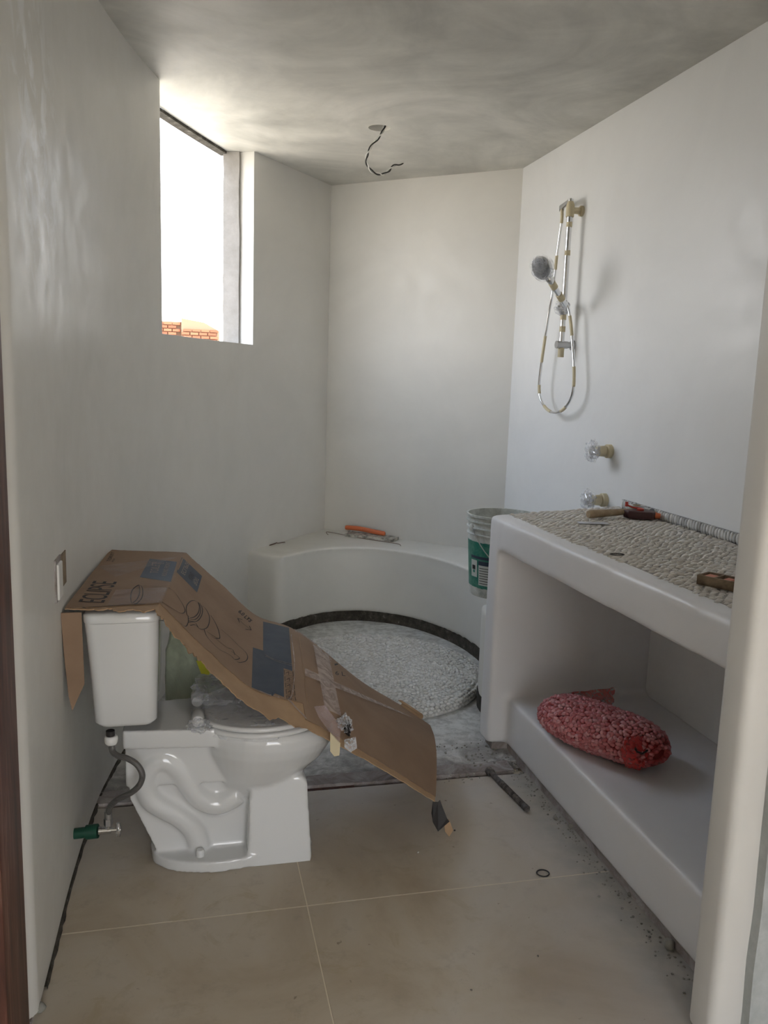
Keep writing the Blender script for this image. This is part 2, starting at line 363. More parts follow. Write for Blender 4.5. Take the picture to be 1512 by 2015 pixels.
def gv(side, i, j):
    k = (side, i, j)
    if k not in V:
        p = (inner, outer)[side][i]; zz = zs[j]
        if j == 0 and side == 0: zz = 0.012 + 0.004*noise.noise(Vector((p.x*9, p.y*9, 0)))
        V[k] = bm.verts.new((p.x, p.y, zz))
    return V[k]
for i in range(n-1):
    for j in range(2):
        if not isolid(i, j): continue
        bm.faces.new((gv(0, i, j), gv(0, i+1, j), gv(0, i+1, j+1), gv(0, i, j+1)))
        bm.faces.new((gv(1, i+1, j), gv(1, i, j), gv(1, i, j+1), gv(1, i+1, j+1)))
        if not isolid(i-1, j): bm.faces.new((gv(1, i, j), gv(0, i, j), gv(0, i, j+1), gv(1, i, j+1)))
        if not isolid(i+1, j): bm.faces.new((gv(0, i+1, j), gv(1, i+1, j), gv(1, i+1, j+1), gv(0, i+1, j+1)))
        if not isolid(i, j-1): bm.faces.new((gv(0, i, j), gv(1, i, j), gv(1, i+1, j), gv(0, i+1, j)))
        if not isolid(i, j+1): bm.faces.new((gv(0, i, j+1), gv(0, i+1, j+1), gv(1, i+1, j+1), gv(1, i, j+1)))
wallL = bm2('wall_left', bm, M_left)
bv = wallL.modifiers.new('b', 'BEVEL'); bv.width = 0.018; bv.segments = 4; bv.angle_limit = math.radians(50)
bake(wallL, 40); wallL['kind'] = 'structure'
def struct(name, bm, m, smooth=None, parent=None):
    o = bm2(name, bm, m, parent, smooth)
    if parent is None: o['kind'] = 'structure'
    return o
bm = bmesh.new(); d = (Ac-Bc).normalized(); nn = Vector((-d.y, d.x)); e = 0.0
prism(bm, [tuple(Bc-d*0.12), tuple(Ac+d*0.15), tuple(Ac+d*0.15+nn*0.15), tuple(Bc-d*0.12+nn*0.15)], 0, ZCEIL+0.02)
struct('wall_back', bm, M_wall)
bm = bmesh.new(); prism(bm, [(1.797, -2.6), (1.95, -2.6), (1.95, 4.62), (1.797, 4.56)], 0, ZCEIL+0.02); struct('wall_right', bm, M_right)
# ceiling with the round hole for the lamp
HOLE = onz(747, 252, ZCEIL)
cpts = [(-0.62, 1.70)] + [tuple(p) for p in outer[3:]] + [(0.95, 5.52), (2.0, 4.6), (2.0, 1.3), (-0.62, 1.3)]
bm = bmesh.new(); prism(bm, cpts, ZCEIL, ZCEIL+0.16); ceil = struct('ceiling', bm, M_ceil)
bm = bmesh.new(); lathe(bm, [(0.052, -0.02), (0.052, 0.10)], 32, Matrix.Translation((HOLE.x, HOLE.y, ZCEIL))); cut = bm2('cutter', bm)
bo = ceil.modifiers.new('b', 'BOOLEAN'); bo.object = cut; bo.solver = 'EXACT'; bake(ceil); bpy.data.objects.remove(cut)
# floor: screed bed, big limestone tiles as parts, kerb, rough shower screed
bm = bmesh.new(); box(bm, (-0.9, -2.6, -0.12), (2.2, 5.6, -0.032)); box(bm, (-0.9, -2.6, -0.032), (1.3, 2.704, -0.0008)); floor = struct('floor', bm, M_grout)
xs = [-0.60, 0.315, 1.235]; ys = [-2.6, -1.9, -1.24, -0.58, 0.08, 0.74, 1.405, 2.068, 2.705]
G = 0.0014
for i in range(len(xs)-1):
    for j in range(len(ys)-1):
        bm = bmesh.new(); x0, x1, y0, y1 = xs[i]+G, xs[i+1]-G, ys[j]+G, ys[j+1]-G
        prism(bm, [(x0, y0), (x1, y0), (x1, y1), (x0, y1)], -0.012, 0.0)
        bmesh.ops.bevel(bm, geom=[e for e in bm.edges if all(v.co.z > -0.001 for v in e.verts)], offset=0.001, segments=1, affect='EDGES')
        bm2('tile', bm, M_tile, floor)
def heightfield(name, x0, x1, y0, y1, nx, ny, fn, base, m, parent=None, inside=None):
    bm = bmesh.new(); g = {}
    for i in range(nx+1):
        for j in range(ny+1):
            x = x0+(x1-x0)*i/nx; y = y0+(y1-y0)*j/ny; g[i, j] = bm.verts.new((x, y, fn(x, y)))
    for i in range(nx):
        for j in range(ny): bm.faces.new((g[i, j], g[i+1, j], g[i+1, j+1], g[i, j+1]))
    ed = [e for e in bm.edges if e.is_boundary]
    r_ = bmesh.ops.extrude_edge_only(bm, edges=ed)
    for v in [q for q in r_['geom'] if isinstance(q, bmesh.types.BMVert)]: v.co.z = base
    return bm2(name, bm, m, parent, 60)
N3 = lambda x, y, s, o=0: noise.noise(Vector((x*s, y*s, o)))
def kerb(x, y): return 0.006 + 0.008*abs(N3(x, y, 14)) + 0.006*N3(x, y, 5, 3)
ko = heightfield('mortar_kerb', -0.35, 1.19, 2.722, 2.80, 150, 12, kerb, -0.012, M_kerb, floor)
def scr(x, y):
    k = max(0.0, min(1.0, (3.35-y)/0.5)); r_ = N3(x, y, 11)+0.6*N3(x, y, 26, 5)
    return -0.004 + k*(0.010*r_ + 0.006) + 0.0015*N3(x, y, 6, 9)
heightfield('shower_screed', -0.34, 1.78, 2.80, 5.2, 190, 200, scr, -0.03, M_rough, floor)
# dark strip added for the dark gap at the tile edge, before the kerb
a = onz(605, 1540, 0.0); b = onz(692, 1532, 0.0)
bm = bmesh.new(); prism(bm, [(a.x-0.08, 2.708), (b.x, 2.712), (b.x, 2.724), (a.x-0.08, 2.720)], -0.011, -0.001); bm2('dark_joint_strip', bm, M_wood_dark, floor)
# broken mortar fillet along the foot of the left wall
pts = [p for p in inner if 1.84 < p.y < 3.3]
bm = bmesh.new()
def fillet(bm, line, off, w_, h_, seed=0.0):
    prev = None
    for i, p in enumerate(line):
        a_ = line[max(i-1, 0)]; b_ = line[min(i+1, len(line)-1)]; t_ = (b_-a_).normalized(); nr = Vector((t_.y, -t_.x))*off
        k = 0.55+0.9*abs(N3(p.x, p.y, 17, seed)); q = p + nr*w_*k
        cur = [bm.verts.new((p.x, p.y, -0.012)), bm.verts.new((q.x, q.y, 0.001)), bm.verts.new((p.x+nr.x*w_*0.4, p.y+nr.y*w_*0.4, h_*k)), bm.verts.new((p.x-nr.x*0.01, p.y-nr.y*0.01, h_*k))]
        if prev:
            for u in range(4): bm.faces.new((prev[u], cur[u], cur[(u+1) % 4], prev[(u+1) % 4]))
        prev = cur
L = [Vector((p.x, p.y)) for p in smooth_path([(p.x, p.y, 0) for p in pts], 6)]
fillet(bm, L, 1, 0.010, 0.013); bm2('mortar_fillet', bm, M_dark, wallL, 50)
# near corner broken foot of the left wall
bm = bmesh.new(); box(bm, (-0.50, cyc-r+0.006, -0.012), (-0.345, cyc+0.06, 0.014)); o = bm2('broken_foot', bm, M_kerb, wallL); 
# window: rough outer strip of the far reveal, lintel bar, near outer strip
W2 = inner[iW]; C2 = inner[iC]; wn_ = Vector((-0.905, 0.425)); wt_ = (C2-W2).normalized()
win = empty('window_1', (W2.lerp(C2, .5).x, W2.lerp(C2, .5).y, SILL), None, None, None, 'structure')
bm = bmesh.new()
q0 = C2+wn_*0.080-wt_*0.010; q1 = C2+wn_*0.165-wt_*0.022
prism(bm, [tuple(q0), tuple(q1), tuple(C2+wn_*0.165+wt_*0.05), tuple(C2+wn_*0.085+wt_*0.02)], SILL-0.02, ZCEIL-0.001)
bmesh.ops.subdivide_edges(bm, edges=[e for e in bm.edges if abs(e.verts[0].co.z-e.verts[1].co.z) > 0.5], cuts=24)
for v in bm.verts: v.co.x += 0.004*noise.noise(v.co*9)
bm2('raw_reveal_strip', bm, M_masonry, win, 50)
bm = bmesh.new()
oa = W2+wn_*0.165-wt_*0.3; ob = C2+wn_*0.165+wt_*0.02
cen = [oa.lerp(ob, k/10)+wn_*(-0.0+0.02*math.sin(math.pi*k/10)) for k in range(11)]
prev = None
for p in cen:
    cur = [bm.verts.new((p.x+dx*wn_.x, p.y+dx*wn_.y, z)) for dx, z in ((-0.02, ZCEIL), (-0.02, ZCEIL-0.014), (0.03, ZCEIL-0.014), (0.03, ZCEIL))]
    if prev:
        for u in range(4): bm.faces.new((prev[u], cur[u], cur[(u+1) % 4], prev[(u+1) % 4]))
    else: bm.faces.new(cur)
    prev = cur
bm.faces.new(prev[::-1]); bm2('lintel_bar', bm, M_dark, win)
# doorway: right plaster jamb, raw cement return, dark timber door post on the left
bm = bmesh.new(); prism(bm, [(1.115, 1.40), (1.115, 1.49), (1.797, 1.49), (1.797, 1.40)], 0, ZCEIL+0.02)
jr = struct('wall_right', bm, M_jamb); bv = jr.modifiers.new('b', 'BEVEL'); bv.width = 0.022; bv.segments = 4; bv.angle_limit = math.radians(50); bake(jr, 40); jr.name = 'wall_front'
bm = bmesh.new(); box(bm, (1.187, 1.375, 0), (1.797, 1.41, ZCEIL+0.02))
bmesh.ops.subdivide_edges(bm, edges=[e for e in bm.edges if abs(e.verts[0].co.z-e.verts[1].co.z) > 0.5], cuts=60)
for v in bm.verts:
    if v.co.x < 1.3: v.co.x += 0.005*noise.noise(v.co*7)
o = bm2('raw_cement_return', bm, M_conc, jr, 50)
bm = bmesh.new(); box(bm, (-0.56, 1.52, 0.0), (-0.339, 1.715, 2.45)); dr = struct('door_1', bm, M_wood_dark)
bv = dr.modifiers.new('b', 'BEVEL'); bv.width = 0.006; bv.segments = 2; bake(dr, 40)
bm = bmesh.new(); box(bm, (-0.60, 1.52, 2.45), (1.2, 1.60, ZCEIL)); o = bm2('door_head', bm, M_jamb, dr)
# the lobby the photograph is taken from: side walls, ceiling, open to daylight behind
bm = bmesh.new(); box(bm, (-1.05, -2.6, 0), (-0.9, 1.75, ZCEIL+0.02)); box(bm, (-0.9, 1.60, 0), (-0.56, 1.75, ZCEIL+0.02)); struct('wall_lobby', bm, M_jamb)
bm = bmesh.new(); box(bm, (-1.05, -2.6, ZCEIL+0.001), (2.0, 1.30, ZCEIL+0.16)); struct('ceiling', bm, M_ceil)
bm = bmesh.new(); box(bm, (-1.05, -2.75, 0), (-0.05, -2.6, ZCEIL+0.02)); box(bm, (1.35, -2.75, 0), (2.0, -2.6, ZCEIL+0.02)); box(bm, (-0.05, -2.75, 2.3), (1.35, -2.6, ZCEIL+0.02)); struct('wall_rear', bm, M_jamb)  # unseen rear wall, its opening sized and placed to steer the daylight fill
# outdoors: sunlit terrace and a far brick house
bm = bmesh.new(); box(bm, (-60, -40, -0.3), (60, 90, -0.121)); g = struct('ground', bm, M_ground)
hx = onpl(318, 655, (-0.9*14, 30, 0), (0.35, -1, 0)); 
def hp(u, v): return onpl(u, v, (-4.0, 26, 0), (0.1, -1, 0))
A0 = hp(300, 632); A1 = hp(365, 634); A2 = hp(398, 648)
house = empty('brick_house', (A1.x, A1.y, 0), 'sunlit red brick house far off, seen low through the window', 'house')
bm = bmesh.new(); ztop = A1.z
prism(bm, [(A0.x-4, A0.y-0.4), (A1.x, A1.y), (A1.x, A1.y+5), (A0.x-4, A0.y+5)], -0.12, ztop); bm2('wall', bm, M_mortar, house)
bm = bmesh.new(); prism(bm, [(A1.x-0.12, -0.12), (A1.x+1.0, -0.12), (A1.x+1.0, A2.z-0.05), (A1.x+0.55, ztop), (A1.x-0.12, ztop+0.1)], A1.y-0.25, A1.y+4, 'y'); bm2('gable_wall', bm, M_mortar, house)
vs, fs = None, None
bmk = bmesh.new(); box(bmk, (-0.115, -0.05, -0.036), (0.115, 0.05, 0.036)); mk = bpy.data.meshes.new('brick'); bmk.to_mesh(mk); bmk.free(); mk.materials.append(M_brick)
for row in range(11):
    for k in range(13):
        x = A1.x-0.26-k*0.26-(row % 2)*0.13; z = ztop-0.06-row*0.098
        o = bpy.data.objects.new('brick', mk); COL.objects.link(o); o.parent = house; o.location = (x-A1.x, -0.03+(x-A1.x)*(0.4/4+0.0)*0.0+0.0, z); o.location.y = ((x-A1.x)/((A0.x-4)-A1.x))*(A0.y-0.4-A1.y)-0.03
for row in range(9):
    for k in range(4):
        o = bpy.data.objects.new('brick', mk); COL.objects.link(o); o.parent = house; o.location = (0.06+k*0.26-(row % 2)*0.06, -0.28, A2.z-0.06-row*0.098)

# ------------------------------------------------------------------ shower bench
def P2(u, v, z): p = onz(u, v, z); return (p.x, p.y)
front = [(0.24, 4.64), (0.35, 4.60), (0.49, 4.50), (0.60, 4.575), (0.78, 4.69), (1.03, 4.70), (1.27, 4.53), (1.42, 4.25), (1.475, 3.97), (1.46, 3.72), (1.39, 3.50), (1.275, 3.38), (1.25, 3.20), (1.25, 3.02)]
fr = smooth_path([(a, b, 0) for a, b in front], 6)
poly = [(p.x, p.y) for p in fr] + [(1.83, 3.02), (1.83, 4.53), (0.88, 5.35), (0.30, 4.75)]
bm = bmesh.new(); prism(bm, poly, 0.055, 0.452); bmesh.ops.triangulate(bm, faces=[f for f in bm.faces if len(f.verts) > 4])
bench = empty('shower_bench', (0.9, 4.6, 0), 'curved white plastered built-in bench wrapping round the back of the shower', 'bench')
o = bm2('bench_body', bm, M_bench, bench); remesh(o, 0.014, 14, 180)
poly2 = [(p.x+0.004, p.y+0.012) for p in fr] + [(1.79, 3.035), (1.79, 4.46), (0.90, 5.2), (0.36, 4.70)]
bm = bmesh.new(); n_ = len(poly2)
lo = [bm.verts.new((a, b, -0.03)) for a, b in poly2]; hi = [bm.verts.new((a, b, 0.075)) for a, b in poly2]
for i in range(n_): bm.faces.new((lo[i], lo[(i+1) % n_], hi[(i+1) % n_], hi[i]))
bm2('raw_mortar_base', bm, M_dark, bench)

# ------------------------------------------------------------------ pebble disc
DC = Vector((0.865, 3.775, 0)); DR = 0.545; DZ = 0.048
disc = empty('pebble_shower_disc', (DC.x, DC.y, 0), 'round raised white pebble mosaic disc smeared with grout on the shower floor', 'mosaic')
bm = bmesh.new(); prof = [(0.0, DZ-0.004), (DR*0.6, DZ-0.004), (DR-0.03, DZ-0.006), (DR-0.012, DZ-0.016), (DR-0.006, 0.0), (DR-0.006, -0.02)]
lathe(bm, [(max(a, 1e-4), b) for a, b in prof], 72, Matrix.Translation(DC)); bm2('grout_slab', bm, M_discg, disc, 60)
rng = random.Random(3); discpebs = []
rr_ = DR-0.012; k = 0
while rr_ > 0.03:
    nn_ = int(2*math.pi*rr_/0.024)
    for i in range(nn_):
        a_ = 2*math.pi*(i+rng.uniform(-0.2, 0.2)+0.5*(k % 2))/nn_; r2 = rr_+rng.uniform(-0.003, 0.003)+(0 if k == 0 else 0.006*math.sin(5*a_+k))
        edge = k == 0
        discpebs.append((DC.x+r2*math.cos(a_), DC.y+r2*math.sin(a_), DZ-(0.012 if edge else 0.004)+rng.uniform(-0.0045, 0.002)*(0.6 if edge else 1), a_+math.pi/2+rng.uniform(-1.2, 1.2)*(0.3 if edge else 1), rng.uniform(0.8, 1.15), 0.0))
    rr_ -= 0.0175; k += 1
for row, zz in enumerate((0.022, 0.006)):       # pebbles on the rim face
    nn_ = int(2*math.pi*DR/0.024)
    for i in range(nn_):
        a_ = 2*math.pi*(i+rng.uniform(-0.2, 0.2)+0.5*row)/nn_
        discpebs.append((DC.x+(DR-0.008)*math.cos(a_), DC.y+(DR-0.008)*math.sin(a_), zz+rng.uniform(-0.002, 0.002), a_+math.pi/2, rng.uniform(0.85, 1.1), 0.4))
def scatter(specs, dims, mat, parent, rootloc, seed, nind=300, key=None, name='pebble'):
    rg = random.Random(seed); variants = [pebble_vf(rg, *dims) for _ in range(6)]; ms = []
    for vs, fs in variants:
        me = bpy.data.meshes.new(name); me.from_pydata(vs, [], fs); me.materials.append(mat)
        for p in me.polygons: p.use_smooth = True
        ms.append(me)
    specs = sorted(specs, key=key or (lambda s: (Vector(s[:3])-CAM).length))
    for s in specs[:nind]:
        o = bpy.data.objects.new(name, rg.choice(ms)); COL.objects.link(o); o.parent = parent
        o.location = Vector(s[:3])-Vector(rootloc); o.rotation_euler = (rg.uniform(-0.2, 0.2), rg.uniform(-0.2, 0.2), s[3]); o.scale = (s[4]*rg.uniform(0.85, 1.15), s[4], s[4])
    V_, F_ = [], []
    for s in specs[nind:]:
        vs, fs = rg.choice(variants); c_, s_ = math.cos(s[3]), math.sin(s[3]); b0 = len(V_); k1 = s[4]*rg.uniform(0.85, 1.15); k2 = s[4]*rg.uniform(0.85, 1.15)
        for v in vs: V_.append((s[0]-rootloc[0]+(v[0]*c_*k1-v[1]*s_*k2), s[1]-rootloc[1]+(v[0]*s_*k1+v[1]*c_*k2), s[2]-rootloc[2]+v[2]*s[4]))
        F_ += [tuple(b0+q for q in f) for f in fs]
    if V_:
        me = bpy.data.meshes.new(name+'s'); me.from_pydata(V_, [], F_)
        for p in me.polygons: p.use_smooth = True
        o = bpy.data.objects.new(name+'_field', me); me.materials.append(mat); COL.objects.link(o); o.parent = parent; o['kind'] = 'stuff'
scatter(discpebs, (0.0125, 0.0088, 0.0075), M_pebd, disc, (DC.x, DC.y, 0), 5)

# ------------------------------------------------------------------ vanity counter
CT = 0.935
counter = empty('vanity_counter', (1.45, 2.2, 0), 'long white plastered vanity counter with open shelf below and pebble inlaid top', 'counter')
bm = bmesh.new()
prism(bm, [(1.195, 1.47), (1.81, 1.47), (1.81, 3.21), (1.148, 3.0)], CT-0.125, CT)             # top slab
o = bm2('slab_part', bm); 
bm = bmesh.new(); bm.from_mesh(o.data); bpy.data.objects.remove(o)
prism(bm, [(1.148, 2.905), (1.81, 2.85), (1.81, 3.21), (1.148, 3.005)], 0.03, CT-0.02)           # end panel
prism(bm, [(1.222, 1.47), (1.81, 1.47), (1.81, 2.96), (1.222, 2.96)], 0.03, 0.222)               # plinth shelf
cb = bm2('counter_body', bm, M_counter, counter); remesh(cb, 0.012, 6, 180)
bm = bmesh.new(); prism(bm, [(1.232, 1.47), (1.78, 1.47), (1.78, 3.13), (1.17, 2.98), (1.17, 2.91), (1.232, 2.90)], -0.012, 0.05); bm2('raw_mortar_foot', bm, M_kerb, counter)
# pebbles of the top
pb = []
rg = random.Random(11); y = 1.50
row = 0
while y < 3.17:
    x = 1.232+(0.013 if row % 2 else 0)
    while x < 1.775:
        yend = 3.0+(x-1.148)*0.317-0.035
        xx = x+rg.uniform(-0.004, 0.004); yy = y+rg.uniform(-0.003, 0.003)+0.006*math.sin(x*14+row*0.35)
        xlo = 1.262-(yy-1.5)*0.032
        if yy < yend and xx > xlo: pb.append((xx, yy, CT-0.001+rg.uniform(-0.0015, 0.0012), rg.gauss(0.15, 0.25)+0.5*N3(xx, yy, 3.0), rg.uniform(0.85, 1.12), 0))
        x += 0.0265
    y += 0.0138; row += 1
scatter(pb, (0.0142, 0.0078, 0.0062), M_peb, counter, (1.45, 2.2, 0), 12)
bm = bmesh.new(); prism(bm, [(1.262, 1.49), (1.785, 1.49), (1.785, 3.16), (1.225, 2.985)], CT-0.01, CT+0.0006); bm2('pebble_bed', bm, M_bed, counter)
# backsplash of upright pebbles
bs = empty('pebble_backsplash', (1.79, 2.3, CT), 'low row of upright grey and white pebbles along the wall behind the counter', 'backsplash')
bm = bmesh.new(); box(bm, (1.786, 1.50, CT-0.005), (1.7968, 3.135, CT+0.037)); bm2('grout_strip', bm, Mt('grey_grout', (0.33, 0.33, 0.33), 0.85).m, bs)
rg = random.Random(5); pbs = []
y = 1.52; vars_ = []
for q in range(6):
    vs, fs = pebble_vf(rg, 0.0075, 0.0088, 0.0195); me = bpy.data.meshes.new('pebble'); me.from_pydata(vs, [], fs); me.materials.append(M_pebb)
    for p in me.polygons: p.use_smooth = True
    vars_.append(me)
while y < 3.13:
    o = bpy.data.objects.new('pebble', rg.choice(vars_)); COL.objects.link(o); o.parent = bs; o.location = (1.783-1.79, y-2.3, 0.019+rg.uniform(-0.001, 0.002)); o.rotation_euler = (rg.uniform(-0.12, 0.12), 0, 0); o.scale = (1, rg.uniform(0.85, 1.1), rg.uniform(0.88, 1.05)); y += 0.0165

# ------------------------------------------------------------------ toilet
TY = 2.43
toilet = empty('toilet', (0.1, TY, 0), 'white two-piece ceramic toilet against the left wall, half covered by cardboard', 'toilet')
def xz(u, v, y): p = ony(u, v, y); return (p.x, p.z)
bm = bmesh.new()
# foot plate (outline traced on the floor, mirrored about the axis)
foot = [(-0.115, 2.40), (-0.10, 2.345), (-0.04, 2.295), (0.06, 2.27), (0.15, 2.275), (0.25, 2.29), (0.345, 2.285), (0.365, 2.33), (0.37, TY)]
fp = smooth_path([(a, b, 0) for a, b in foot], 5); fpoly = [(p.x, p.y) for p in fp] + [(p.x, 2*TY-p.y) for p in fp[::-1][1:]]
prism(bm, fpoly, 0.0, 0.034)
# inner web
yw = 2.35
web = [xz(248, 1440, yw), xz(249, 1500, yw), xz(256, 1575, yw), xz(300, 1660, yw), (-0.09, 0.02), (0.30, 0.02), (0.33, 0.25), (0.20, 0.36), (0.05, 0.41)]
prism(bm, [(a, b) for a, b in web], TY-0.078, TY+0.078, 'y')
# front pedestal block
fb = [xz(492, 1560, 2.30), xz(486, 1700, 2.30), (xz(612, 1695, 2.30)[0], 0.0), xz(606, 1540, 2.30), (0.33, 0.26), (0.21, 0.26)]
fb[1] = (fb[1][0], 0.0)
vsA = [bm.verts.new((a, TY-(0.150-0.12*b), b)) for a, b in fb]; vsB = [bm.verts.new((a, TY+(0.150-0.12*b), b)) for a, b in fb]
bm.faces.new(vsA); bm.faces.new(vsB[::-1])
for i in range(len(fb)): bm.faces.new((vsA[i], vsB[i], vsB[(i+1) % len(fb)], vsA[(i+1) % len(fb)]))
# deck under the tank
dk = [(-0.185, TY-0.105), (0.06, TY-0.13), (0.12, TY-0.13), (0.12, TY+0.13), (0.06, TY+0.13), (-0.185, TY+0.105)]
prism(bm, dk, 0.375, 0.432)
prism(bm, [(-0.18, TY-0.085), (0.10, TY-0.10), (0.10, TY+0.10), (-0.18, TY+0.085)], 0.25, 0.38)
# bowl loft
lev = [(0.418, 0.235, 0.205, 0.182), (0.400, 0.237, 0.213, 0.190), (0.375, 0.237, 0.213, 0.190), (0.345, 0.232, 0.205, 0.182), (0.30, 0.225, 0.185, 0.160), (0.25, 0.205, 0.150, 0.130), (0.21, 0.185, 0.115, 0.10), (0.17, 0.17, 0.075, 0.07)]
rings = []
for z, c0, a, b in lev: rings.append([bm.verts.new((c0+a*math.cos(2*math.pi*k/48), TY+b*math.sin(2*math.pi*k/48), z)) for k in range(48)])
for A_, B_ in zip(rings, rings[1:]):
    for k in range(48): bm.faces.new((A_[k], B_[k], B_[(k+1) % 48], A_[(k+1) % 48]))
bm.faces.new(rings[0]); bm.faces.new(rings[-1][::-1])
# trapway relief on both flanks
trap_px = [(470, 1562), (452, 1574), (425, 1583), (395, 1572), (372, 1545), (352, 1515), (325, 1497), (298, 1508), (286, 1538), (296, 1572), (325, 1592), (355, 1608), (380, 1632), (391, 1662), (391, 1692)]
tp = [xz(u, v, 2.35) for u, v in trap_px]
for sgn in (-1, 1):
    path = smooth_path([(a, TY+sgn*0.068, b) for a, b in tp], 6); tube(bm, path, 0.0355, 16)
ob_ = bm2('bowl', bm, M_china, toilet); remesh(ob_, 0.0048, 7, 180)
# seat, lid and film
def oval(bm, cx0, a, b, z0, z1, back, n_=64, dome=0.0):
    pts_ = []
    for k in range(n_):
        t_ = 2*math.pi*k/n_; x = cx0+a*math.cos(t_); y_ = b*math.sin(t_)
        if x < back: x = back+(x-back)*0.25
        pts_.append((x, TY+y_))
    prism(bm, pts_, z0, z1)
    return pts_
bm = bmesh.new(); oval(bm, 0.216, 0.204, 0.186, 0.416, 0.431, 0.06); o = bm2('seat', bm, M_seat, toilet)
bv = o.modifiers.new('b', 'BEVEL'); bv.width = 0.006; bv.segments = 3; bake(o, 40)
bm = bmesh.new(); oval(bm, 0.212, 0.198, 0.182, 0.432, 0.448, 0.055); o = bm2('lid', bm, M_seat, toilet)
bv = o.modifiers.new('b', 'BEVEL'); bv.width = 0.009; bv.segments = 4; bake(o, 40); LID = o
for sgn in (-1, 1):
    bm = bmesh.new(); lathe(bm, [(0.016, -0.03), (0.019, -0.025), (0.019, 0.025), (0.016, 0.03)], 20, Matrix.Translation((0.025, TY+sgn*0.075, 0.448)) @ Matrix.Rotation(math.pi/2, 4, 'X')); bm2('hinge', bm, M_seat, toilet, 40)
bm = bmesh.new(); g = {}
for i in range(60):
    for j in range(30):
        u = i/59; v = j/29; th = 2*math.pi*u; rr2 = 0.05+0.95*v
        x = 0.212+0.204*rr2*math.cos(th); 
        if x < 0.03: x = 0.03+(x-0.03)*0.4
        y_ = TY+0.188*rr2*math.sin(th); z = 0.451-max(0, (v-0.86))*0.30+0.004*abs(noise.noise(Vector((x*18, y_*18, 0))))+0.0015*abs(noise.noise(Vector((x*50, y_*50, 3))))
        g[i, j] = bm.verts.new((x, y_, z))
for i in range(59):
    for j in range(29): bm.faces.new((g[i, j], g[i+1, j], g[i+1, j+1], g[i, j+1]))
bmesh.ops.remove_doubles(bm, verts=bm.verts, dist=0.0005); bm2('lid_film', bm, M_film, toilet, 180)
# crumpled film bunched at the lid hinges
def crumple(name, c, rad, m, parent, seed, amp=0.35, sc=3.0, sub=4):
    bm = bmesh.new(); bmesh.ops.create_icosphere(bm, subdivisions=min(sub, 4), radius=1)
    for v in bm.verts:
        k = 1+amp*noise.noise(v.co*sc+Vector((seed, 0, seed)))+amp*0.6*abs(noise.noise(v.co*sc*2.3+Vector((0, seed, 0)))); v.co = Vector((v.co.x*rad[0]*k, v.co.y*rad[1]*k, v.co.z*rad[2]*k))+Vector(c)
    return bm2(name, bm, m, parent, 40)
crumple('film_bunch', (0.105, TY+0.06, 0.482), (0.085, 0.10, 0.028), M_film, toilet, 3, 0.5, 3.2)
crumple('film_bunch', (0.03, TY-0.12, 0.442), (0.030, 0.03, 0.016), M_wrap, toilet, 8, 0.5, 3)
# bolt cap
pc = ony(394, 1682, 2.335); bm = bmesh.new(); lathe(bm, [(0.013, 0.0), (0.013, 0.016), (0.010, 0.022), (1e-4, 0.024)], 20, Matrix.Translation((pc.x, 2.312, 0.032))); bm2('bolt_cap', bm, M_china, toilet, 50)
# tank
def loft_box(bm, secs, rad=0.035, seg=6):
    rgs = []
    for z, x0, x1, y0, y1 in secs:
        ring = []
        for (cx1, cy1, a0) in ((x1-rad, y1-rad, 0), (x0+rad, y1-rad, 90), (x0+rad, y0+rad, 180), (x1-rad, y0+rad, 270)):
            for q in range(seg+1):
                a_ = math.radians(a0+90*q/seg); ring.append(bm.verts.new((cx1+rad*math.cos(a_), cy1+rad*math.sin(a_), z)))
        rgs.append(ring)
    m_ = len(rgs[0])
    for A_, B_ in zip(rgs, rgs[1:]):
        for k in range(m_): bm.faces.new((A_[k], A_[(k+1) % m_], B_[(k+1) % m_], B_[k]))
    bm.faces.new(rgs[0][::-1]); bm.faces.new(rgs[-1])
YN = 2.245; YF = 2.68
bm = bmesh.new()
loft_box(bm, [(0.474, -0.225, -0.105, YN+0.03, YF-0.03), (0.478, -0.242, -0.094, YN+0.012, YF-0.012), (0.490, -0.252, -0.086, YN+0.004, YF-0.004), (0.60, -0.258, -0.083, YN+0.001, YF), (0.775, -0.272, -0.078, YN-0.002, YF+0.002)], 0.03)
bm2('tank', bm, M_china, toilet, 60)
bm = bmesh.new(); loft_box(bm, [(0.776, -0.274, -0.076, YN-0.003, YF+0.003), (0.780, -0.2745, -0.0755, YN-0.0035, YF+0.004), (0.796, -0.2745, -0.0755, YN-0.0035, YF+0.004), (0.802, -0.268, -0.082, YN+0.004, YF-0.004)], 0.03); bm2('tank_lid', bm, M_china, toilet, 60)
bm = bmesh.new(); loft_box(bm, [(0.428, -0.19, -0.10, TY-0.06, TY+0.06), (0.476, -0.19, -0.10, TY-0.06, TY+0.06)], 0.02); bm2('tank_gasket', bm, M_blackr, toilet, 50)
# flush lever on the tank front, near end
bm = bmesh.new(); lathe(bm, [(0.018, 0), (0.018, 0.012), (0.008, 0.014), (0.008, 0.024)], 16, Matrix.Translation((-0.080, YF-0.07, 0.735)) @ Matrix.Rotation(math.pi/2, 4, 'Y')); tube(bm, [(-0.060, YF-0.07, 0.735), (-0.058, YF-0.12, 0.73), (-0.056, YF-0.155, 0.722)], 0.006, 8); bm2('flush_lever', bm, M_chrome, toilet, 50)

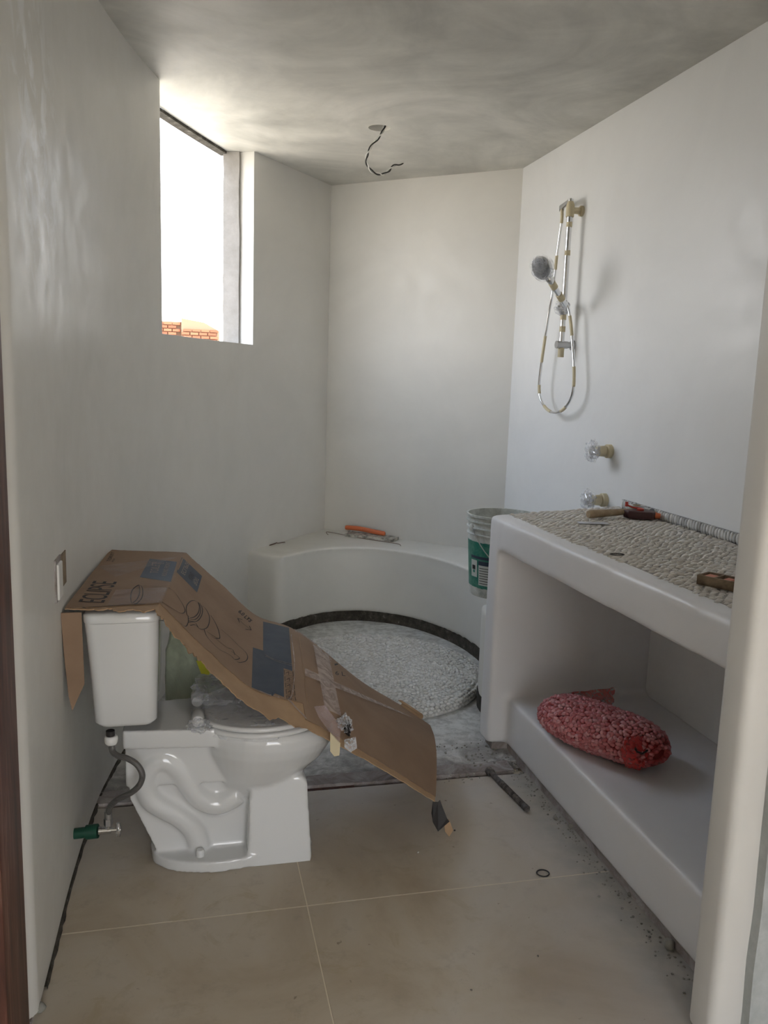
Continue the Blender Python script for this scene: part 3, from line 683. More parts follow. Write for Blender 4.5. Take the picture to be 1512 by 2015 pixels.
# supply hose and angle valve
HY = 2.345
hose = empty('supply_hose', ony(213, 1600, HY), 'grey braided supply hose curling from the tank underside to the angle valve', 'hose')
hp_ = [(221, 1462), (222, 1478), (232, 1487), (252, 1493), (270, 1505), (280, 1524), (275, 1544), (258, 1560), (232, 1573), (217, 1587), (213, 1603)]
hy_ = [2.30, 2.29, 2.275, 2.26, 2.25, 2.245, 2.25, 2.265, 2.29, 2.33, HY]
path = smooth_path([ony(u, v, y_) for (u, v), y_ in zip(hp_, hy_)], 8); bm = bmesh.new(); tube(bm, path, 0.0085, 12); bm2('braided_tube', bm, M_hose, hose, 60)
top = ony(219, 1452, 2.30)
bm = bmesh.new(); lathe(bm, [(0.014, -0.006), (0.018, 0.0), (0.0185, 0.010), (0.017, 0.017), (0.0145, 0.019)], 16, Matrix.Translation((top.x, top.y, top.z-0.012))); bm2('white_nut', bm, M_whitep, hose, 40)
bm = bmesh.new(); lathe(bm, [(0.012, 0.004), (0.012, 0.022)], 12, Matrix.Translation((top.x-0.002, top.y, top.z))); bm2('black_washer', bm, M_blackr, hose, 40)
q = ony(221, 1465, 2.30); bm = bmesh.new(); lathe(bm, [(0.010, -0.012), (0.010, 0.010)], 12, Matrix.Translation(q)); q2 = ony(213, 1604, HY); lathe(bm, [(0.0105, -0.012), (0.0105, 0.014)], 12, Matrix.Translation(q2)); bm2('crimp_collar', bm, M_steel, hose, 40)
va = empty('angle_valve', ony(190, 1637, HY), 'chrome angle valve on a green pipe stub low on the left wall', 'valve')
g0 = ony(152, 1640, HY+0.01); g1 = ony(194, 1635, HY); g0 = Vector((-0.329, g0.y, g0.z)); v1 = ony(239, 1632, HY); axis = (v1-g1)
bm = bmesh.new(); dd = (g1-g0); tube(bm, [g0, g0+dd*0.5, g0+dd*0.52, g0+dd*0.98], [0.0155, 0.0155, 0.0205, 0.0205], 12); bm2('green_coupling', bm, M_green, va, 40)
bm = bmesh.new(); tube(bm, [g1, g1+axis*0.12, g1+axis*0.13, g1+axis*0.55, g1+axis*0.56, g1+axis*0.80], [0.012, 0.012, 0.010, 0.010, 0.006, 0.006], 12)
mid = g1+axis*0.42; tube(bm, [mid, Vector((q2.x, q2.y, q2.z-0.010))], [0.009, 0.009], 12)
bm2('valve_body', bm, M_chrome, va, 40)
bm = bmesh.new(); hh = g1+axis*0.86
tube(bm, [hh+Vector((0, 0, -0.021)), hh+Vector((0.002, 0, 0)), hh+Vector((0, 0, 0.021))], [0.0055, 0.0075, 0.0055], 10); tube(bm, [hh+Vector((0, -0.018, 0)), hh+Vector((0, 0.018, 0))], 0.0055, 10); tube(bm, [hh-axis*0.06, hh+axis*0.12], 0.008, 10); bm2('cross_handle', bm, M_chrome, va, 50)
bm = bmesh.new(); nt = Vector((q2.x, q2.y, q2.z-0.020)); lathe(bm, [(0.013, -0.010), (0.013, 0.010)], 6, Matrix.Translation(nt)); bm2('hose_nut', bm, M_steel, va, 30)

# ------------------------------------------------------------------ cardboard sheet
ZT = 0.812
def nst(u, v, y): return ony(u, v, y)
stN = [onz(114, 1198, ZT), onz(215, 1199, ZT+0.002), onz(308, 1200, ZT+0.004), ony(355, 1258, 2.24), ony(400, 1303, 2.23), ony(500, 1392, 2.21), ony(605, 1434, 2.22), ony(690, 1478, 2.24), ony(780, 1529, 2.27), ony(856, 1577, 2.33)]
stF = [onz(206, 1083, ZT), onz(290, 1086, ZT+0.002), onz(366, 1089, ZT+0.004), ony(400, 1120, 2.96), ony(432, 1148, 2.955), ony(500, 1210, 2.95), ony(578, 1241, 2.94), ony(700, 1335, 2.92), ony(790, 1390, 2.90), ony(846, 1428, 2.83)]
for L_ in (stN, stF): L_[0].x = max(L_[0].x, -0.322 if L_ is stN else -0.268)
def samp(L_, t_, crease=2):
    """two splines joined with a crease at the fold"""
    A_ = L_[:crease+1]; B_ = L_[crease:]
    m_ = len(L_)-1; x = t_*m_
    if x <= crease: src, x2 = A_, x
    else: src, x2 = B_, x-crease
    i = min(int(x2), len(src)-2); f = x2-i; g_ = lambda k: src[min(max(k, 0), len(src)-1)]
    p0, p1, p2, p3 = g_(i-1), g_(i), g_(i+1), g_(i+2)
    return 0.5*((2*p1)+(p2-p0)*f+(2*p0-5*p1+4*p2-p3)*f*f+(3*p1-p0-3*p2+p3)*f*f*f)
def csurf(s, t_):
    a_ = samp(stN, s); b_ = samp(stF, s); p = a_.lerp(b_, t_)
    bow = 0.012*math.sin(math.pi*t_)*max(0, s-0.25)
    if s > 0.8: bow += 0.03*(s-0.8)/0.2*math.sin(math.pi*t_)
    bow += 0.048*math.exp(-((s-0.70)/0.13)**2)*math.sin(math.pi*t_)**0.7 if 0 < t_ < 1 else 0
    return p + Vector((0.3, 0, 1))*bow + Vector((0, 0, 0.0025*noise.noise(Vector((s*9, t_*5, 1)))))
NS, NT = 180, 44
def cgrid(off, edge_fn, far_fn, endcut=None):
    bm = bmesh.new(); g = {}
    for i in range(NS+1):
        s = i/NS
        for j in range(NT+1):
            t0 = edge_fn(s); t1 = far_fn(s); t_ = t0+(t1-t0)*j/NT
            g[i, j] = bm.verts.new(csurf(s, t_))
    for i in range(NS):
        for j in range(NT): bm.faces.new((g[i, j], g[i+1, j], g[i+1, j+1], g[i, j+1]))
    bmesh.ops.recalc_face_normals(bm, faces=bm.faces)
    bm.normal_update()
    up = sum((f.normal.z for f in bm.faces))
    sg = 1 if up > 0 else -1
    for v in bm.verts: v.co += v.normal*off*sg
    return bm
rough1 = lambda s, k, o: k*(noise.noise(Vector((s*40, o, 0)))+0.6*noise.noise(Vector((s*110, o, 4))))
torn = lambda s: 1.0 if 0.05 < s < 0.66 else 0.25
ply_t = lambda s: 0.115*torn(s)*min(1, max(0, (s-0.03)/0.28)) + rough1(s, 0.008, 1) + 0.005
und_t = lambda s: -0.012*torn(s)*min(1, s/0.25) + rough1(s, 0.034*torn(s), 7)
far_t = lambda s: 1.0 + rough1(s, 0.006, 3)
cardE = empty('cardboard_sheet', (0.0, 2.55, ZT), 'torn brown cardboard box panel draped over the toilet tank and bowl', 'cardboard')
bm = cgrid(0.002, ply_t, far_t); o = bm2('printed_face', bm, M_card, cardE, 60); FACE = o
bm = bmesh.new(); bm.from_mesh(o.data); CBV = BVHTree.FromBMesh(bm); bm.free()
sm = o.modifiers.new('s', 'SOLIDIFY'); sm.thickness = 0.0015; sm.offset = 0; bake(o, 60)
bm = cgrid(-0.001, und_t, lambda s: far_t(s)+0.004); o = bm2('inner_ply', bm, M_cardin, cardE, 60); sm = o.modifiers.new('s', 'SOLIDIFY'); sm.thickness = 0.003; sm.offset = 0; bake(o, 60)
def hit(u, v, off=0.0012):
    d = ray(u, v); loc, nor, i_, ds = CBV.ray_cast(CAM, d)
    if loc is None:
        loc, nor, i_, ds = CBV.find_nearest(onx(u, v, 0.35) if u < 700 else CAM+d*2.85)
    if nor.z < 0: nor = -nor
    return loc + nor*off
def prt_poly(name, px, m, off=0.0012, div=14, thick=None):
    """filled quad (4 px corners) laid on the sheet as a fine grid"""
    bm = bmesh.new(); g = {}
    P0, P1, P2_, P3 = [Vector(p) for p in px]
    for i in range(div+1):
        for j in range(div+1):
            a_ = P0.lerp(P1, i/div); b_ = P3.lerp(P2_, i/div); q = a_.lerp(b_, j/div); g[i, j] = bm.verts.new(hit(q.x, q.y, off))
    for i in range(div):
        for j in range(div): bm.faces.new((g[i, j], g[i+1, j], g[i+1, j+1], g[i, j+1]))
    return bm2(name, bm, m, FACE, 60)
def strokes(name, lines, m, w_=0.0013, off=0.0016, sm_=True, parent=None):
    bm = bmesh.new()
    for ln in lines:
        pts_ = smooth_path([(a, b, 0) for a, b in ln], 5) if sm_ and len(ln) > 2 else [Vector((a, b, 0)) for a, b in ln]
        if not sm_ or len(ln) == 2:
            pp = []
            for a_, b_ in zip(pts_, pts_[1:]):
                for k in range(4): pp.append(a_.lerp(b_, k/4))
            pts_ = pp+[pts_[-1]]
        p3 = [hit(p.x, p.y, off) for p in pts_]; prev = None
        for i, p in enumerate(p3):
            t_ = (p3[min(i+1, len(p3)-1)]-p3[max(i-1, 0)]).normalized(); sd_ = t_.cross(Vector((0.55, 0, 0.83))).normalized()*w_
            cur = (bm.verts.new(p-sd_), bm.verts.new(p+sd_))
            if prev: bm.faces.new((prev[0], prev[1], cur[1], cur[0]))
            prev = cur
    return bm2(name, bm, m, FACE)
def text_on(name, txt, quad, m, off=0.0018, bold=0.0):
    """quad: px of text origin corner, end of baseline, top at end, top at start"""
    cu = bpy.data.curves.new('t', 'FONT'); cu.body = txt; cu.size = 1; cu.offset = bold; cu.resolution_u = 3
    to = bpy.data.objects.new('t', cu); COL.objects.link(to); dg = bpy.context.evaluated_depsgraph_get(); dg.update()
    me = bpy.data.meshes.new_from_object(to.evaluated_get(dg)); bpy.data.objects.remove(to)
    xs_ = [v.co.x for v in me.vertices]; ys_ = [v.co.y for v in me.vertices]
    x0, x1, y0, y1 = min(xs_), max(xs_), min(ys_), max(ys_); A_, B_, C_, D_ = [Vector(p) for p in quad]
    for v in me.vertices:
        a_ = (v.co.x-x0)/(x1-x0); b_ = (v.co.y-y0)/(y1-y0); q = A_.lerp(B_, a_).lerp(D_.lerp(C_, a_), b_); v.co = hit(q.x, q.y, off)
    return link(name, me, m, FACE)
Z3 = lambda L_: [(170+a/4.32, 1060+b/4.32) for a, b in L_]
Z2 = lambda L_: [(480+a/3.436, 1180+b/3.436) for a, b in L_]
# line drawing of the toilet
draw = [[(640, 540), (720, 590), (800, 635), (832, 625), (830, 590), (790, 520), (740, 450), (680, 418), (560, 410), (470, 405), (440, 400)],
        [(440, 400), (395, 435), (378, 490), (385, 550), (410, 560), (440, 545), (475, 500), (478, 430), (460, 400), (440, 400)],
        [(450, 405), (455, 460), (430, 520), (395, 550)], [(385, 490), (470, 495)], [(410, 560), (500, 565), (600, 570)],
        [(865, 670), (850, 640), (848, 580), (875, 540), (910, 527), (945, 545), (958, 580), (950, 630), (920, 665), (880, 675), (862, 655)],
        [(865, 680), (920, 690), (960, 650), (968, 590), (950, 545)], [(870, 700), (935, 705), (975, 660), (985, 600), (960, 550)],
        [(862, 670), (862, 715), (838, 748), (780, 705), (700, 640), (635, 580)], [(862, 715), (905, 710), (930, 725), (955, 765), (995, 772), (1030, 750), (1045, 690), (1035, 640), (1005, 590), (980, 575)],
        [(1000, 775), (1020, 830), (1070, 890), (1130, 945), (1190, 975), (1230, 1000), (1260, 1030), (1300, 1020), (1270, 990), (1230, 960)],
        [(1020, 790), (1080, 830), (1130, 850), (1120, 780), (1090, 710), (1055, 655)], [(1130, 850), (1090, 850), (1060, 830)], [(1100, 855), (1150, 895), (1200, 930), (1240, 945), (1260, 990)],
        [(1145, 775), (1220, 840), (1290, 910), (1350, 965), (1370, 1010), (1350, 1045), (1300, 1055), (1275, 1045)],
        [(880, 740), (920, 735), (945, 755)]]
strokes('line_drawing', [Z3(l) for l in draw], M_ink, 0.0014)
prt_poly('navy_label', Z3([(540, 172), (772, 200), (718, 370), (455, 330)]), M_navy)
text_on('label_print', 'TOILET', Z3([(610, 300), (630, 212), (560, 205), (540, 295)]), M_pale)
text_on('label_print', 'ROUND FRONT', Z3([(680, 322), (718, 205), (680, 200), (640, 318)]), M_pale)
text_on('label_print', '1.28 gpf', Z3([(530, 212), (660, 224), (665, 208), (540, 196)]), M_pale)
prt_poly('navy_label', Z3([(812, 160), (982, 320), (940, 460), (765, 285)]), M_navy)
text_on('label_print', 'ECLIPSE', Z3([(800, 290), (845, 190), (875, 215), (835, 315)]), M_pale)
text_on('label_print', 'ROUND', Z3([(862, 330), (880, 280), (915, 312), (895, 360)]), M_ink)
text_on('label_print', 'FRONT', Z3([(900, 370), (922, 320), (955, 350), (935, 405)]), M_pale)
text_on('stencil_letters', 'ECLIPSE', [(205, 1187), (231, 1146), (184, 1144), (154, 1185)], M_ink)
text_on('small_print', 'TOILET', Z3([(205, 200), (240, 120), (215, 118), (170, 195)]), M_ink)
text_on('small_print', 'white', Z3([(230, 205), (245, 175), (225, 172), (205, 200)]), M_ink)
text_on('lot_print', '6.0 LTS', Z3([(1285, 625), (1385, 715), (1412, 700), (1310, 605)]), M_ink, bold=0.03)
strokes('arrow_print', [Z3([(1285, 680), (1330, 725), (1400, 780)]), Z3([(1285, 680), (1325, 690)]), Z3([(1285, 680), (1300, 715)]), Z3([(1400, 780), (1385, 745)]), Z3([(1400, 780), (1350, 772)])], M_ink, 0.0016, sm_=False)
prt_poly('navy_block', Z2([(130, 150), (305, 192), (328, 485), (130, 420)]), M_navy)
prt_poly('navy_block', Z2([(60, 325), (268, 390), (272, 735), (50, 640)]), M_navy, 0.0013)
for k in range(5):
    y0 = 480+k*43; x0 = 272+k*4
    q = [(x0, y0), (x0+58, y0+8), (x0+62, y0+40), (x0+4, y0+32)]
    strokes('handling_icon', [Z2(q+[q[0]]), Z2([(x0+12, y0+20), (x0+30, y0+10), (x0+48, y0+26)]), Z2([(x0+30, y0+10), (x0+32, y0+32)])], M_ink, 0.0009, sm_=False)
strokes('scuff_mark', [Z2([(140, 372), (200, 405), (325, 440)]), Z2([(145, 385), (220, 420), (325, 450)])], M_tape, 0.0022, 0.0022)
strokes('scuff_mark', [Z2([(105, 620), (180, 650), (300, 690)]), Z2([(200, 650), (330, 705)]), Z2([(130, 640), (240, 690)]), Z2([(210, 680), (350, 720)])], M_tape, 0.0030, 0.0022)
text_on('small_print', 'i', Z2([(612, 448), (640, 440), (632, 430), (608, 436)]), M_ink); text_on('small_print', '6 L', Z2([(618, 510), (685, 520), (680, 490), (615, 485)]), M_ink)
strokes('crease_line', [Z2([(375, 250), (395, 430), (412, 560), (430, 710)])], M_cardin, 0.0008)
# tapes
prt_poly('packing_tape', Z2([(462, 285), (560, 330), (655, 790), (545, 740)]), M_tape, 0.003, 20)
prt_poly('packing_tape', Z2([(410, 468), (1050, 760), (1155, 810), (412, 520)]), M_tape, 0.0036, 20)
prt_poly('packing_tape', Z2([(330, 195), (380, 210), (570, 345), (470, 300)]), M_tape, 0.004, 12)
prt_poly('packing_tape', Z3([(250, 440), (690, 420), (620, 590), (170, 590)]), M_tapeclear, 0.0025, 16)
prt_poly('packing_tape', Z3([(100, 240), (560, 180), (790, 160), (250, 330)]), M_tapeclear, 0.0025, 16)
# lump where the tape is wadded at the near edge, with a hanging flap
p = hit(676, 1432, 0.004)
crumple('tape_wad', p, (0.020, 0.020, 0.034), M_wrap, cardE, 5, 0.7, 3); crumple('tape_wad', p+Vector((0.006, -0.016, 0.0)), (0.008, 0.008, 0.020), M_blackr, cardE, 2, 0.7, 3)
def ribbon(name, pxl, y, m, parent, thick=0.0015):
    bm = bmesh.new(); pts_ = [ony(u, v, yy) for (u, v), yy in zip(pxl, y)]
    a_ = [bm.verts.new(p_) for p_ in pts_]; bm.faces.new(a_); bmesh.ops.triangulate(bm, faces=bm.faces[:]); o = bm2(name, bm, m, parent); s_ = o.modifiers.new('s', 'SOLIDIFY'); s_.thickness = thick; return bake(o)
ribbon('tape_flap', [(618, 1390), (640, 1388), (672, 1430), (668, 1462), (650, 1442), (628, 1412)], [2.215]*6, M_tapeclear, cardE)
ribbon('tape_flap', [(650, 1440), (670, 1462), (668, 1486), (658, 1488), (650, 1478)], [2.215]*5, M_mask, cardE)
ribbon('tape_flap', [(678, 1455), (700, 1450), (703, 1472), (690, 1480), (678, 1470)], [2.23]*5, M_wrap, cardE)
# hanging black tape and a brown strip at the tip
ribbon('black_tape', [(852, 1577), (862, 1578), (866, 1574), (880, 1610), (885, 1616), (862, 1636), (852, 1618), (850, 1600)], [2.33, 2.33, 2.33, 2.32, 2.32, 2.32, 2.32, 2.33], M_blackr, cardE)
ribbon('brown_strip', [(874, 1618), (884, 1612), (892, 1634), (884, 1646), (876, 1636)], [2.335]*5, M_cardin, cardE)
# curl at the far corner
bm = bmesh.new(); cc = [csurf(q, 0.985)+Vector((0, 0, 0.003)) for q in (0.885, 0.91, 0.935, 0.955)]
prev = None
for k in range(12):
    a_ = math.pi*1.2*k/11; cur = [bm.verts.new(c+Vector((0.010*math.sin(a_), 0.012*math.sin(a_*0.5), 0.008*(1-math.cos(a_))))) for c in cc]
    if prev:
        for u in range(3): bm.faces.new((prev[u], cur[u], cur[u+1], prev[u+1]))
    prev = cur
o = bm2('torn_curl', bm, M_cardin, cardE, 60); s_ = o.modifiers.new('s', 'SOLIDIFY'); s_.thickness = 0.002; bake(o)
# side flap hanging behind the tank
bm = bmesh.new(); fl = [(-0.322, 2.275, ZT-0.004), (-0.298, 2.262, ZT-0.004), (-0.292, 2.262, 0.66), (-0.295, 2.262, 0.60), (-0.302, 2.27, 0.56), (-0.314, 2.28, 0.56), (-0.318, 2.28, 0.68)]
pf = [onpl(u, v, (-0.30, 2.27, 0), (0.25, -1, 0)) for u, v in ((119, 1206), (160, 1204), (166, 1345), (150, 1380), (142, 1398), (135, 1370), (126, 1290))]
vs_ = [bm.verts.new(p_) for p_ in pf]; bm.faces.new(vs_); bmesh.ops.triangulate(bm, faces=bm.faces[:]); o = bm2('side_flap', bm, M_card, cardE); s_ = o.modifiers.new('s', 'SOLIDIFY'); s_.thickness = 0.004; bake(o)

# milky bag with yellow print behind the tank
bg_ = empty('plastic_bag', (0.06, 2.88, 0), 'milky green-white plastic bag with yellow print standing behind the toilet', 'bag')
o = crumple('bag_sheet', (0.05, 2.90, 0.33), (0.13, 0.085, 0.33), M_greybag, bg_, 1.7, 0.22, 1.6, 5)
for v in o.data.vertices:
    if v.co.z < 0.0: v.co.z = 0.0
bm = bmesh.new()
pts_ = [ony(u, v, 2.72) for u, v in ((386, 1300), (418, 1300), (412, 1328), (396, 1326))]; f_ = bm.faces.new([bm.verts.new(p_) for p_ in pts_]); o = bm2('yellow_print', bm, M_yellow, bg_); s_ = o.modifiers.new('s', 'SOLIDIFY'); s_.thickness = 0.002; bake(o)

# ------------------------------------------------------------------ recessed electrical box on the left wall
def onwall(u, v):
    best = None
    for a_, b_ in zip(inner, inner[1:]):
        t_ = (b_-a_); nr = Vector((t_.y, -t_.x, 0)).normalized(); p_ = onpl(u, v, (a_.x, a_.y, 0), nr); s_ = (Vector((p_.x, p_.y))-a_).dot(t_)/t_.length_squared
        if 0 <= s_ <= 1 and p_.y > 1.8: best = p_
    return best
eb = onwall(118, 1145)
ebx = empty('electrical_box', eb, 'white recessed electrical box roughly cut into the left wall above the tank', 'electrical box')
def wallquad(u0, v0, u1, v1, out0, out1):
    A_ = onwall(u0, v0); B_ = onwall(u1, v0); z0 = onwall(u0, v1).z; z1 = A_.z
    bm = bmesh.new(); nrm = Vector((1, -0.02, 0))
    prism(bm, [(A_.x+out0, A_.y), (A_.x+out1, A_.y), (B_.x+out1, B_.y), (B_.x+out0, B_.y)], z0, z1); return bm
bm = wallquad(106, 1104, 117, 1192, -0.01, 0.004); bm2('rough_edge', bm, M_kerb, ebx)
bm = wallquad(108, 1112, 116, 1186, -0.01, 0.0095); o = bm2('box_lip', bm, M_whitep, ebx); bv = o.modifiers.new('b', 'BEVEL'); bv.width = 0.003; bv.segments = 2; bake(o)
bm = wallquad(119, 1092, 128, 1160, -0.01, 0.002); bm2('box_slot', bm, M_wood2, ebx)

# ------------------------------------------------------------------ ceiling wire
cw = empty('ceiling_wire', (HOLE.x, HOLE.y, ZCEIL), 'twisted black and white wire hanging from the round hole in the ceiling', 'wire')
wp = [(757, 248), (754, 258), (746, 270), (733, 285), (725, 300), (721, 312), (724, 326), (733, 338), (745, 342), (755, 343), (765, 336), (773, 328), (783, 324), (795, 320)]
wpath = smooth_path([ony(u, v, HOLE.y) for u, v in wp], 10); wpath[0] = Vector((wpath[0].x, HOLE.y, ZCEIL+0.02)); frs = frames(wpath)
for ph, m in ((0, M_wire_k), (math.pi, M_wire_w)):
    bm = bmesh.new(); pp = [p_ + (f_[1]*math.cos(i*0.28+ph)+f_[2]*math.sin(i*0.28+ph))*0.0042 for i, (p_, f_) in enumerate(zip(wpath, frs))]
    tube(bm, pp, 0.0034 if ph == 0 else 0.0028, 8); bm2('wire_strand', bm, m, cw, 60)

# ------------------------------------------------------------------ shower set on the right wall
XW = 1.797; XB = 1.735
sh = empty('shower_set', (XW, onx(1110, 560, XB).y, 1.6), 'chrome slide bar shower set with hand shower and taped hose on the right wall', 'shower')
bt = onx(1124, 392, XB); bb = onx(1104, 698, XB); bx_, by_ = (bt.x+bb.x)/2, (bt.y+bb.y)/2
T_ = lambda u, v: onx(u, v, XB)
def barp(v):
    k = (v-392)/(698-392); return bt.lerp(bb, k)
bt = Vector((XB, by_, bt.z)); bb = Vector((XB, by_, bb.z))
bm = bmesh.new(); tube(bm, [bt, bb], 0.0125, 20); bm2('slide_bar', bm, M_chrome, sh, 60)
def bracket(z, taped):
    bm = bmesh.new(); tube(bm, [(XW, by_, z), (XW-0.012, by_, z), (XW-0.013, by_, z), (XB, by_, z)], [0.024, 0.024, 0.015, 0.015], 16); bm2('wall_bracket', bm, M_mask if taped else M_steel, sh, 50)
zt = barp(413).z; zb = barp(678).z
bracket(zt, True); bracket(zb, False)
bm = bmesh.new(); tube(bm, [(XB, by_, zt-0.030), (XB, by_, zt+0.022), (XB, by_, zt+0.040)], [0.019, 0.019, 0.012], 14); bm2('masking_band', bm, M_mask, sh, 50)
bm = bmesh.new(); tube(bm, [(XB-0.028, by_-0.003, zb), (XB+0.03, by_, zb)], 0.018, 16); bm2('bracket_cap', bm, M_steel, sh, 50)
for v0, v1, rr3 in ((436, 446, .0132), (491, 501, .0134), (615, 628, .0145), (641, 652, .0140), (684, 703, .0145)):
    bm = bmesh.new(); a_, b_ = barp(v0), barp(v1); tube(bm, [a_, b_], rr3, 18); bm2('masking_band', bm, M_mask, sh, 60)
# slider and hand shower
ps = Vector((XB-0.01, by_, barp(604).z)); 
bm = bmesh.new(); tube(bm, [ps+Vector((0.02, 0, 0.028)), ps+Vector((0.0, 0, 0)), ps+Vector((0.015, 0, -0.03))], [0.020, 0.026, 0.018], 14); bm2('slider', bm, M_chrome, sh, 60)
crumple('slider_wrap', ps+Vector((-0.005, -0.01, 0)), (0.034, 0.032, 0.034), M_wrap, sh, 4, 0.3, 2.0, 3)
hx0 = onx(1113, 600, XB-0.045); hx1 = onx(1086, 556, XB-0.155); hc = onx(1068, 527, XB-0.20)
bm = bmesh.new(); tube(bm, smooth_path([hx0, hx0.lerp(hx1, 0.5), hx1, hx1.lerp(hc, 0.45)], 4), [0.0125]*5+[0.0135]*4+[0.016]*3+[0.022], 16); bm2('hand_shower_handle', bm, M_chrome, sh, 60)
for a_, b_ in ((0.25, 0.48), (0.78, 1.0)):
    bm = bmesh.new(); tube(bm, [hx0.lerp(hx1, a_), hx0.lerp(hx1, b_)], 0.0160, 16); bm2('masking_band', bm, M_mask, sh, 60)
hd = Vector((-0.80, -0.42, -0.42)).normalized(); Mh = Matrix.Translation(hc) @ hd.to_track_quat('Z', 'Y').to_matrix().to_4x4()
bm = bmesh.new(); lathe(bm, [(0.015, -0.030), (0.040, -0.018), (0.052, -0.004), (0.054, 0.006), (0.050, 0.011)], 32, Mh); HEAD = bm2('shower_head', bm, M_chrome, sh, 50)
bm = bmesh.new(); lathe(bm, [(0.047, 0.010), (0.044, 0.015), (0.020, 0.016), (1e-4, 0.016)], 28, Mh); fo = bm2('spray_face', bm, M_headface, HEAD, 60)
bm = bmesh.new()
for rr4, n4 in ((0.012, 6), (0.024, 12), (0.036, 18)):
    for k in range(n4):
        a_ = 2*math.pi*k/n4; lathe(bm, [(0.0022, 0.015), (0.0016, 0.019)], 6, Mh @ Matrix.Translation((rr4*math.cos(a_), rr4*math.sin(a_), 0)))
o = bm2('nozzles', bm, M_blackr, HEAD); o['kind'] = 'stuff'
bm = bmesh.new(); lathe(bm, [(0.057, -0.014), (0.060, 0.010), (0.052, 0.021), (0.02, 0.024), (1e-4, 0.024)], 32, Mh)
for v in bm.verts: v.co += Vector((noise.noise(v.co*40), noise.noise(v.co*40+Vector((9, 0, 0))), noise.noise(v.co*40+Vector((0, 9, 0)))))*0.004
bm2('head_wrap', bm, M_film, sh, 40)
Z4 = lambda a, b: (1000+a/4.2, 360+b/4.2)
hpx = [(445, 200), (447, 290), (430, 420), (405, 600), (385, 780), (370, 900), (340, 1070), (300, 1330), (268, 1560), (258, 1700), (275, 1800), (330, 1875), (400, 1898), (470, 1860), (525, 1770), (545, 1650), (545, 1500), (535, 1350), (522, 1180), (505, 1060), (485, 990)]
hx_off = [0.02]+[0.035]*4+[0.055]*6+[0.05]*6+[0.05, 0.055, 0.06, 0.06]
hpts = [onx(*Z4(a_, b_), XW-0.012-o_) for (a_, b_), o_ in zip(hpx, hx_off)]
hs = smooth_path(hpts, 8)
bm = bmesh.new(); tube(bm, hs, 0.0062, 12); o = bm2('shower_hose', bm, M_chrome, sh, 60)
for a_, b_ in ((3, 12), (24, 30), (54, 62), (70, 76), (84, 92), (100, 106), (118, 128), (140, 150)):
    bm = bmesh.new(); tube(bm, hs[a_:b_], 0.0076, 10); bm2('masking_band', bm, M_mask, sh, 60)
oo = hpts[0]; bm = bmesh.new(); tube(bm, [Vector((XB, by_, oo.z)), oo, oo-Vector((0, 0, 0.02))], [0.009, 0.013, 0.011], 14); bm2('hose_outlet', bm, M_steel, sh, 50)
# shower valves
def valve(u0, v0, u1, v1, label, seed):
    wc = onx(u0, v0, XW); L = 0.085; tip = Vector((XW-L, wc.y-0.0, wc.z))
    e_ = empty('shower_valve', wc, label, 'valve', 'shower valves on the right wall')
    bm = bmesh.new(); tube(bm, [(XW, wc.y, wc.z), (XW-0.020, wc.y, wc.z), (XW-0.024, wc.y, wc.z)], [0.030, 0.030, 0.024], 22); bm2('taped_flange', bm, M_mask, e_, 50)
    bm = bmesh.new(); tube(bm, [(XW-0.024, wc.y, wc.z), (XW-0.028, wc.y, wc.z), (XW-0.062, wc.y, wc.z), (XW-0.064, wc.y, wc.z)], [0.018, 0.024, 0.022, 0.012], 22); bm2('taped_sleeve', bm, M_mask, e_, 50)
    c_ = Vector((XW-0.085, wc.y, wc.z)); bm = bmesh.new(); tube(bm, [(XW-0.062, wc.y, wc.z), (XW-0.10, wc.y, wc.z)], 0.010, 14)
    for k in range(4):
        a_ = math.pi/2*k+0.25+seed; d_ = Vector((0, math.cos(a_), math.sin(a_))); tube(bm, [c_, c_+d_*0.030, c_+d_*0.036], [0.007, 0.0085, 0.005], 12)
    bm2('cross_handle', bm, M_chrome, e_, 50)
    crumple('valve_wrap', c_, (0.026, 0.043, 0.043), M_wrap, e_, seed+2.2, 0.35, 2.2)
valve(1202, 888, 1165, 886, 'upper shower valve with masking taped body and clear wrapped cross handle', 0.0)
valve(1192, 984, 1155, 984, 'lower shower valve with masking taped body just above the counter top', 0.6)

# ------------------------------------------------------------------ bucket
BZ = 0.452
bk0 = Vector((1.432, 3.60, BZ))
bk = empty('bucket', bk0, 'dirty white plastic bucket with torn green label behind the counter', 'bucket')
M0 = Matrix.Translation(bk0)
BH = 0.385
def br(z): return 0.133+0.024*z/BH
prof = [(1e-4, 0.0), (br(0)-0.004, 0.0), (br(0), 0.006)]
z = 0.02
while z < BH-0.10: prof.append((br(z), z)); z += 0.02
for zr in (BH-0.095, BH-0.065, BH-0.035): prof += [(br(zr)-0.001, zr), (br(zr)+0.007, zr+0.001), (br(zr)+0.007, zr+0.006), (br(zr), zr+0.008)]
prof += [(br(BH), BH-0.012), (br(BH)+0.006, BH-0.010), (br(BH)+0.006, BH), (br(BH)-0.003, BH), (br(BH)-0.004, BH-0.02), (br(0.01)-0.003, 0.008), (1e-4, 0.008)]
bm = bmesh.new(); lathe(bm, prof, 56, M0); bmesh.ops.remove_doubles(bm, verts=bm.verts, dist=0.0004); bm2('bucket_shell', bm, M_bucket, bk, 30)
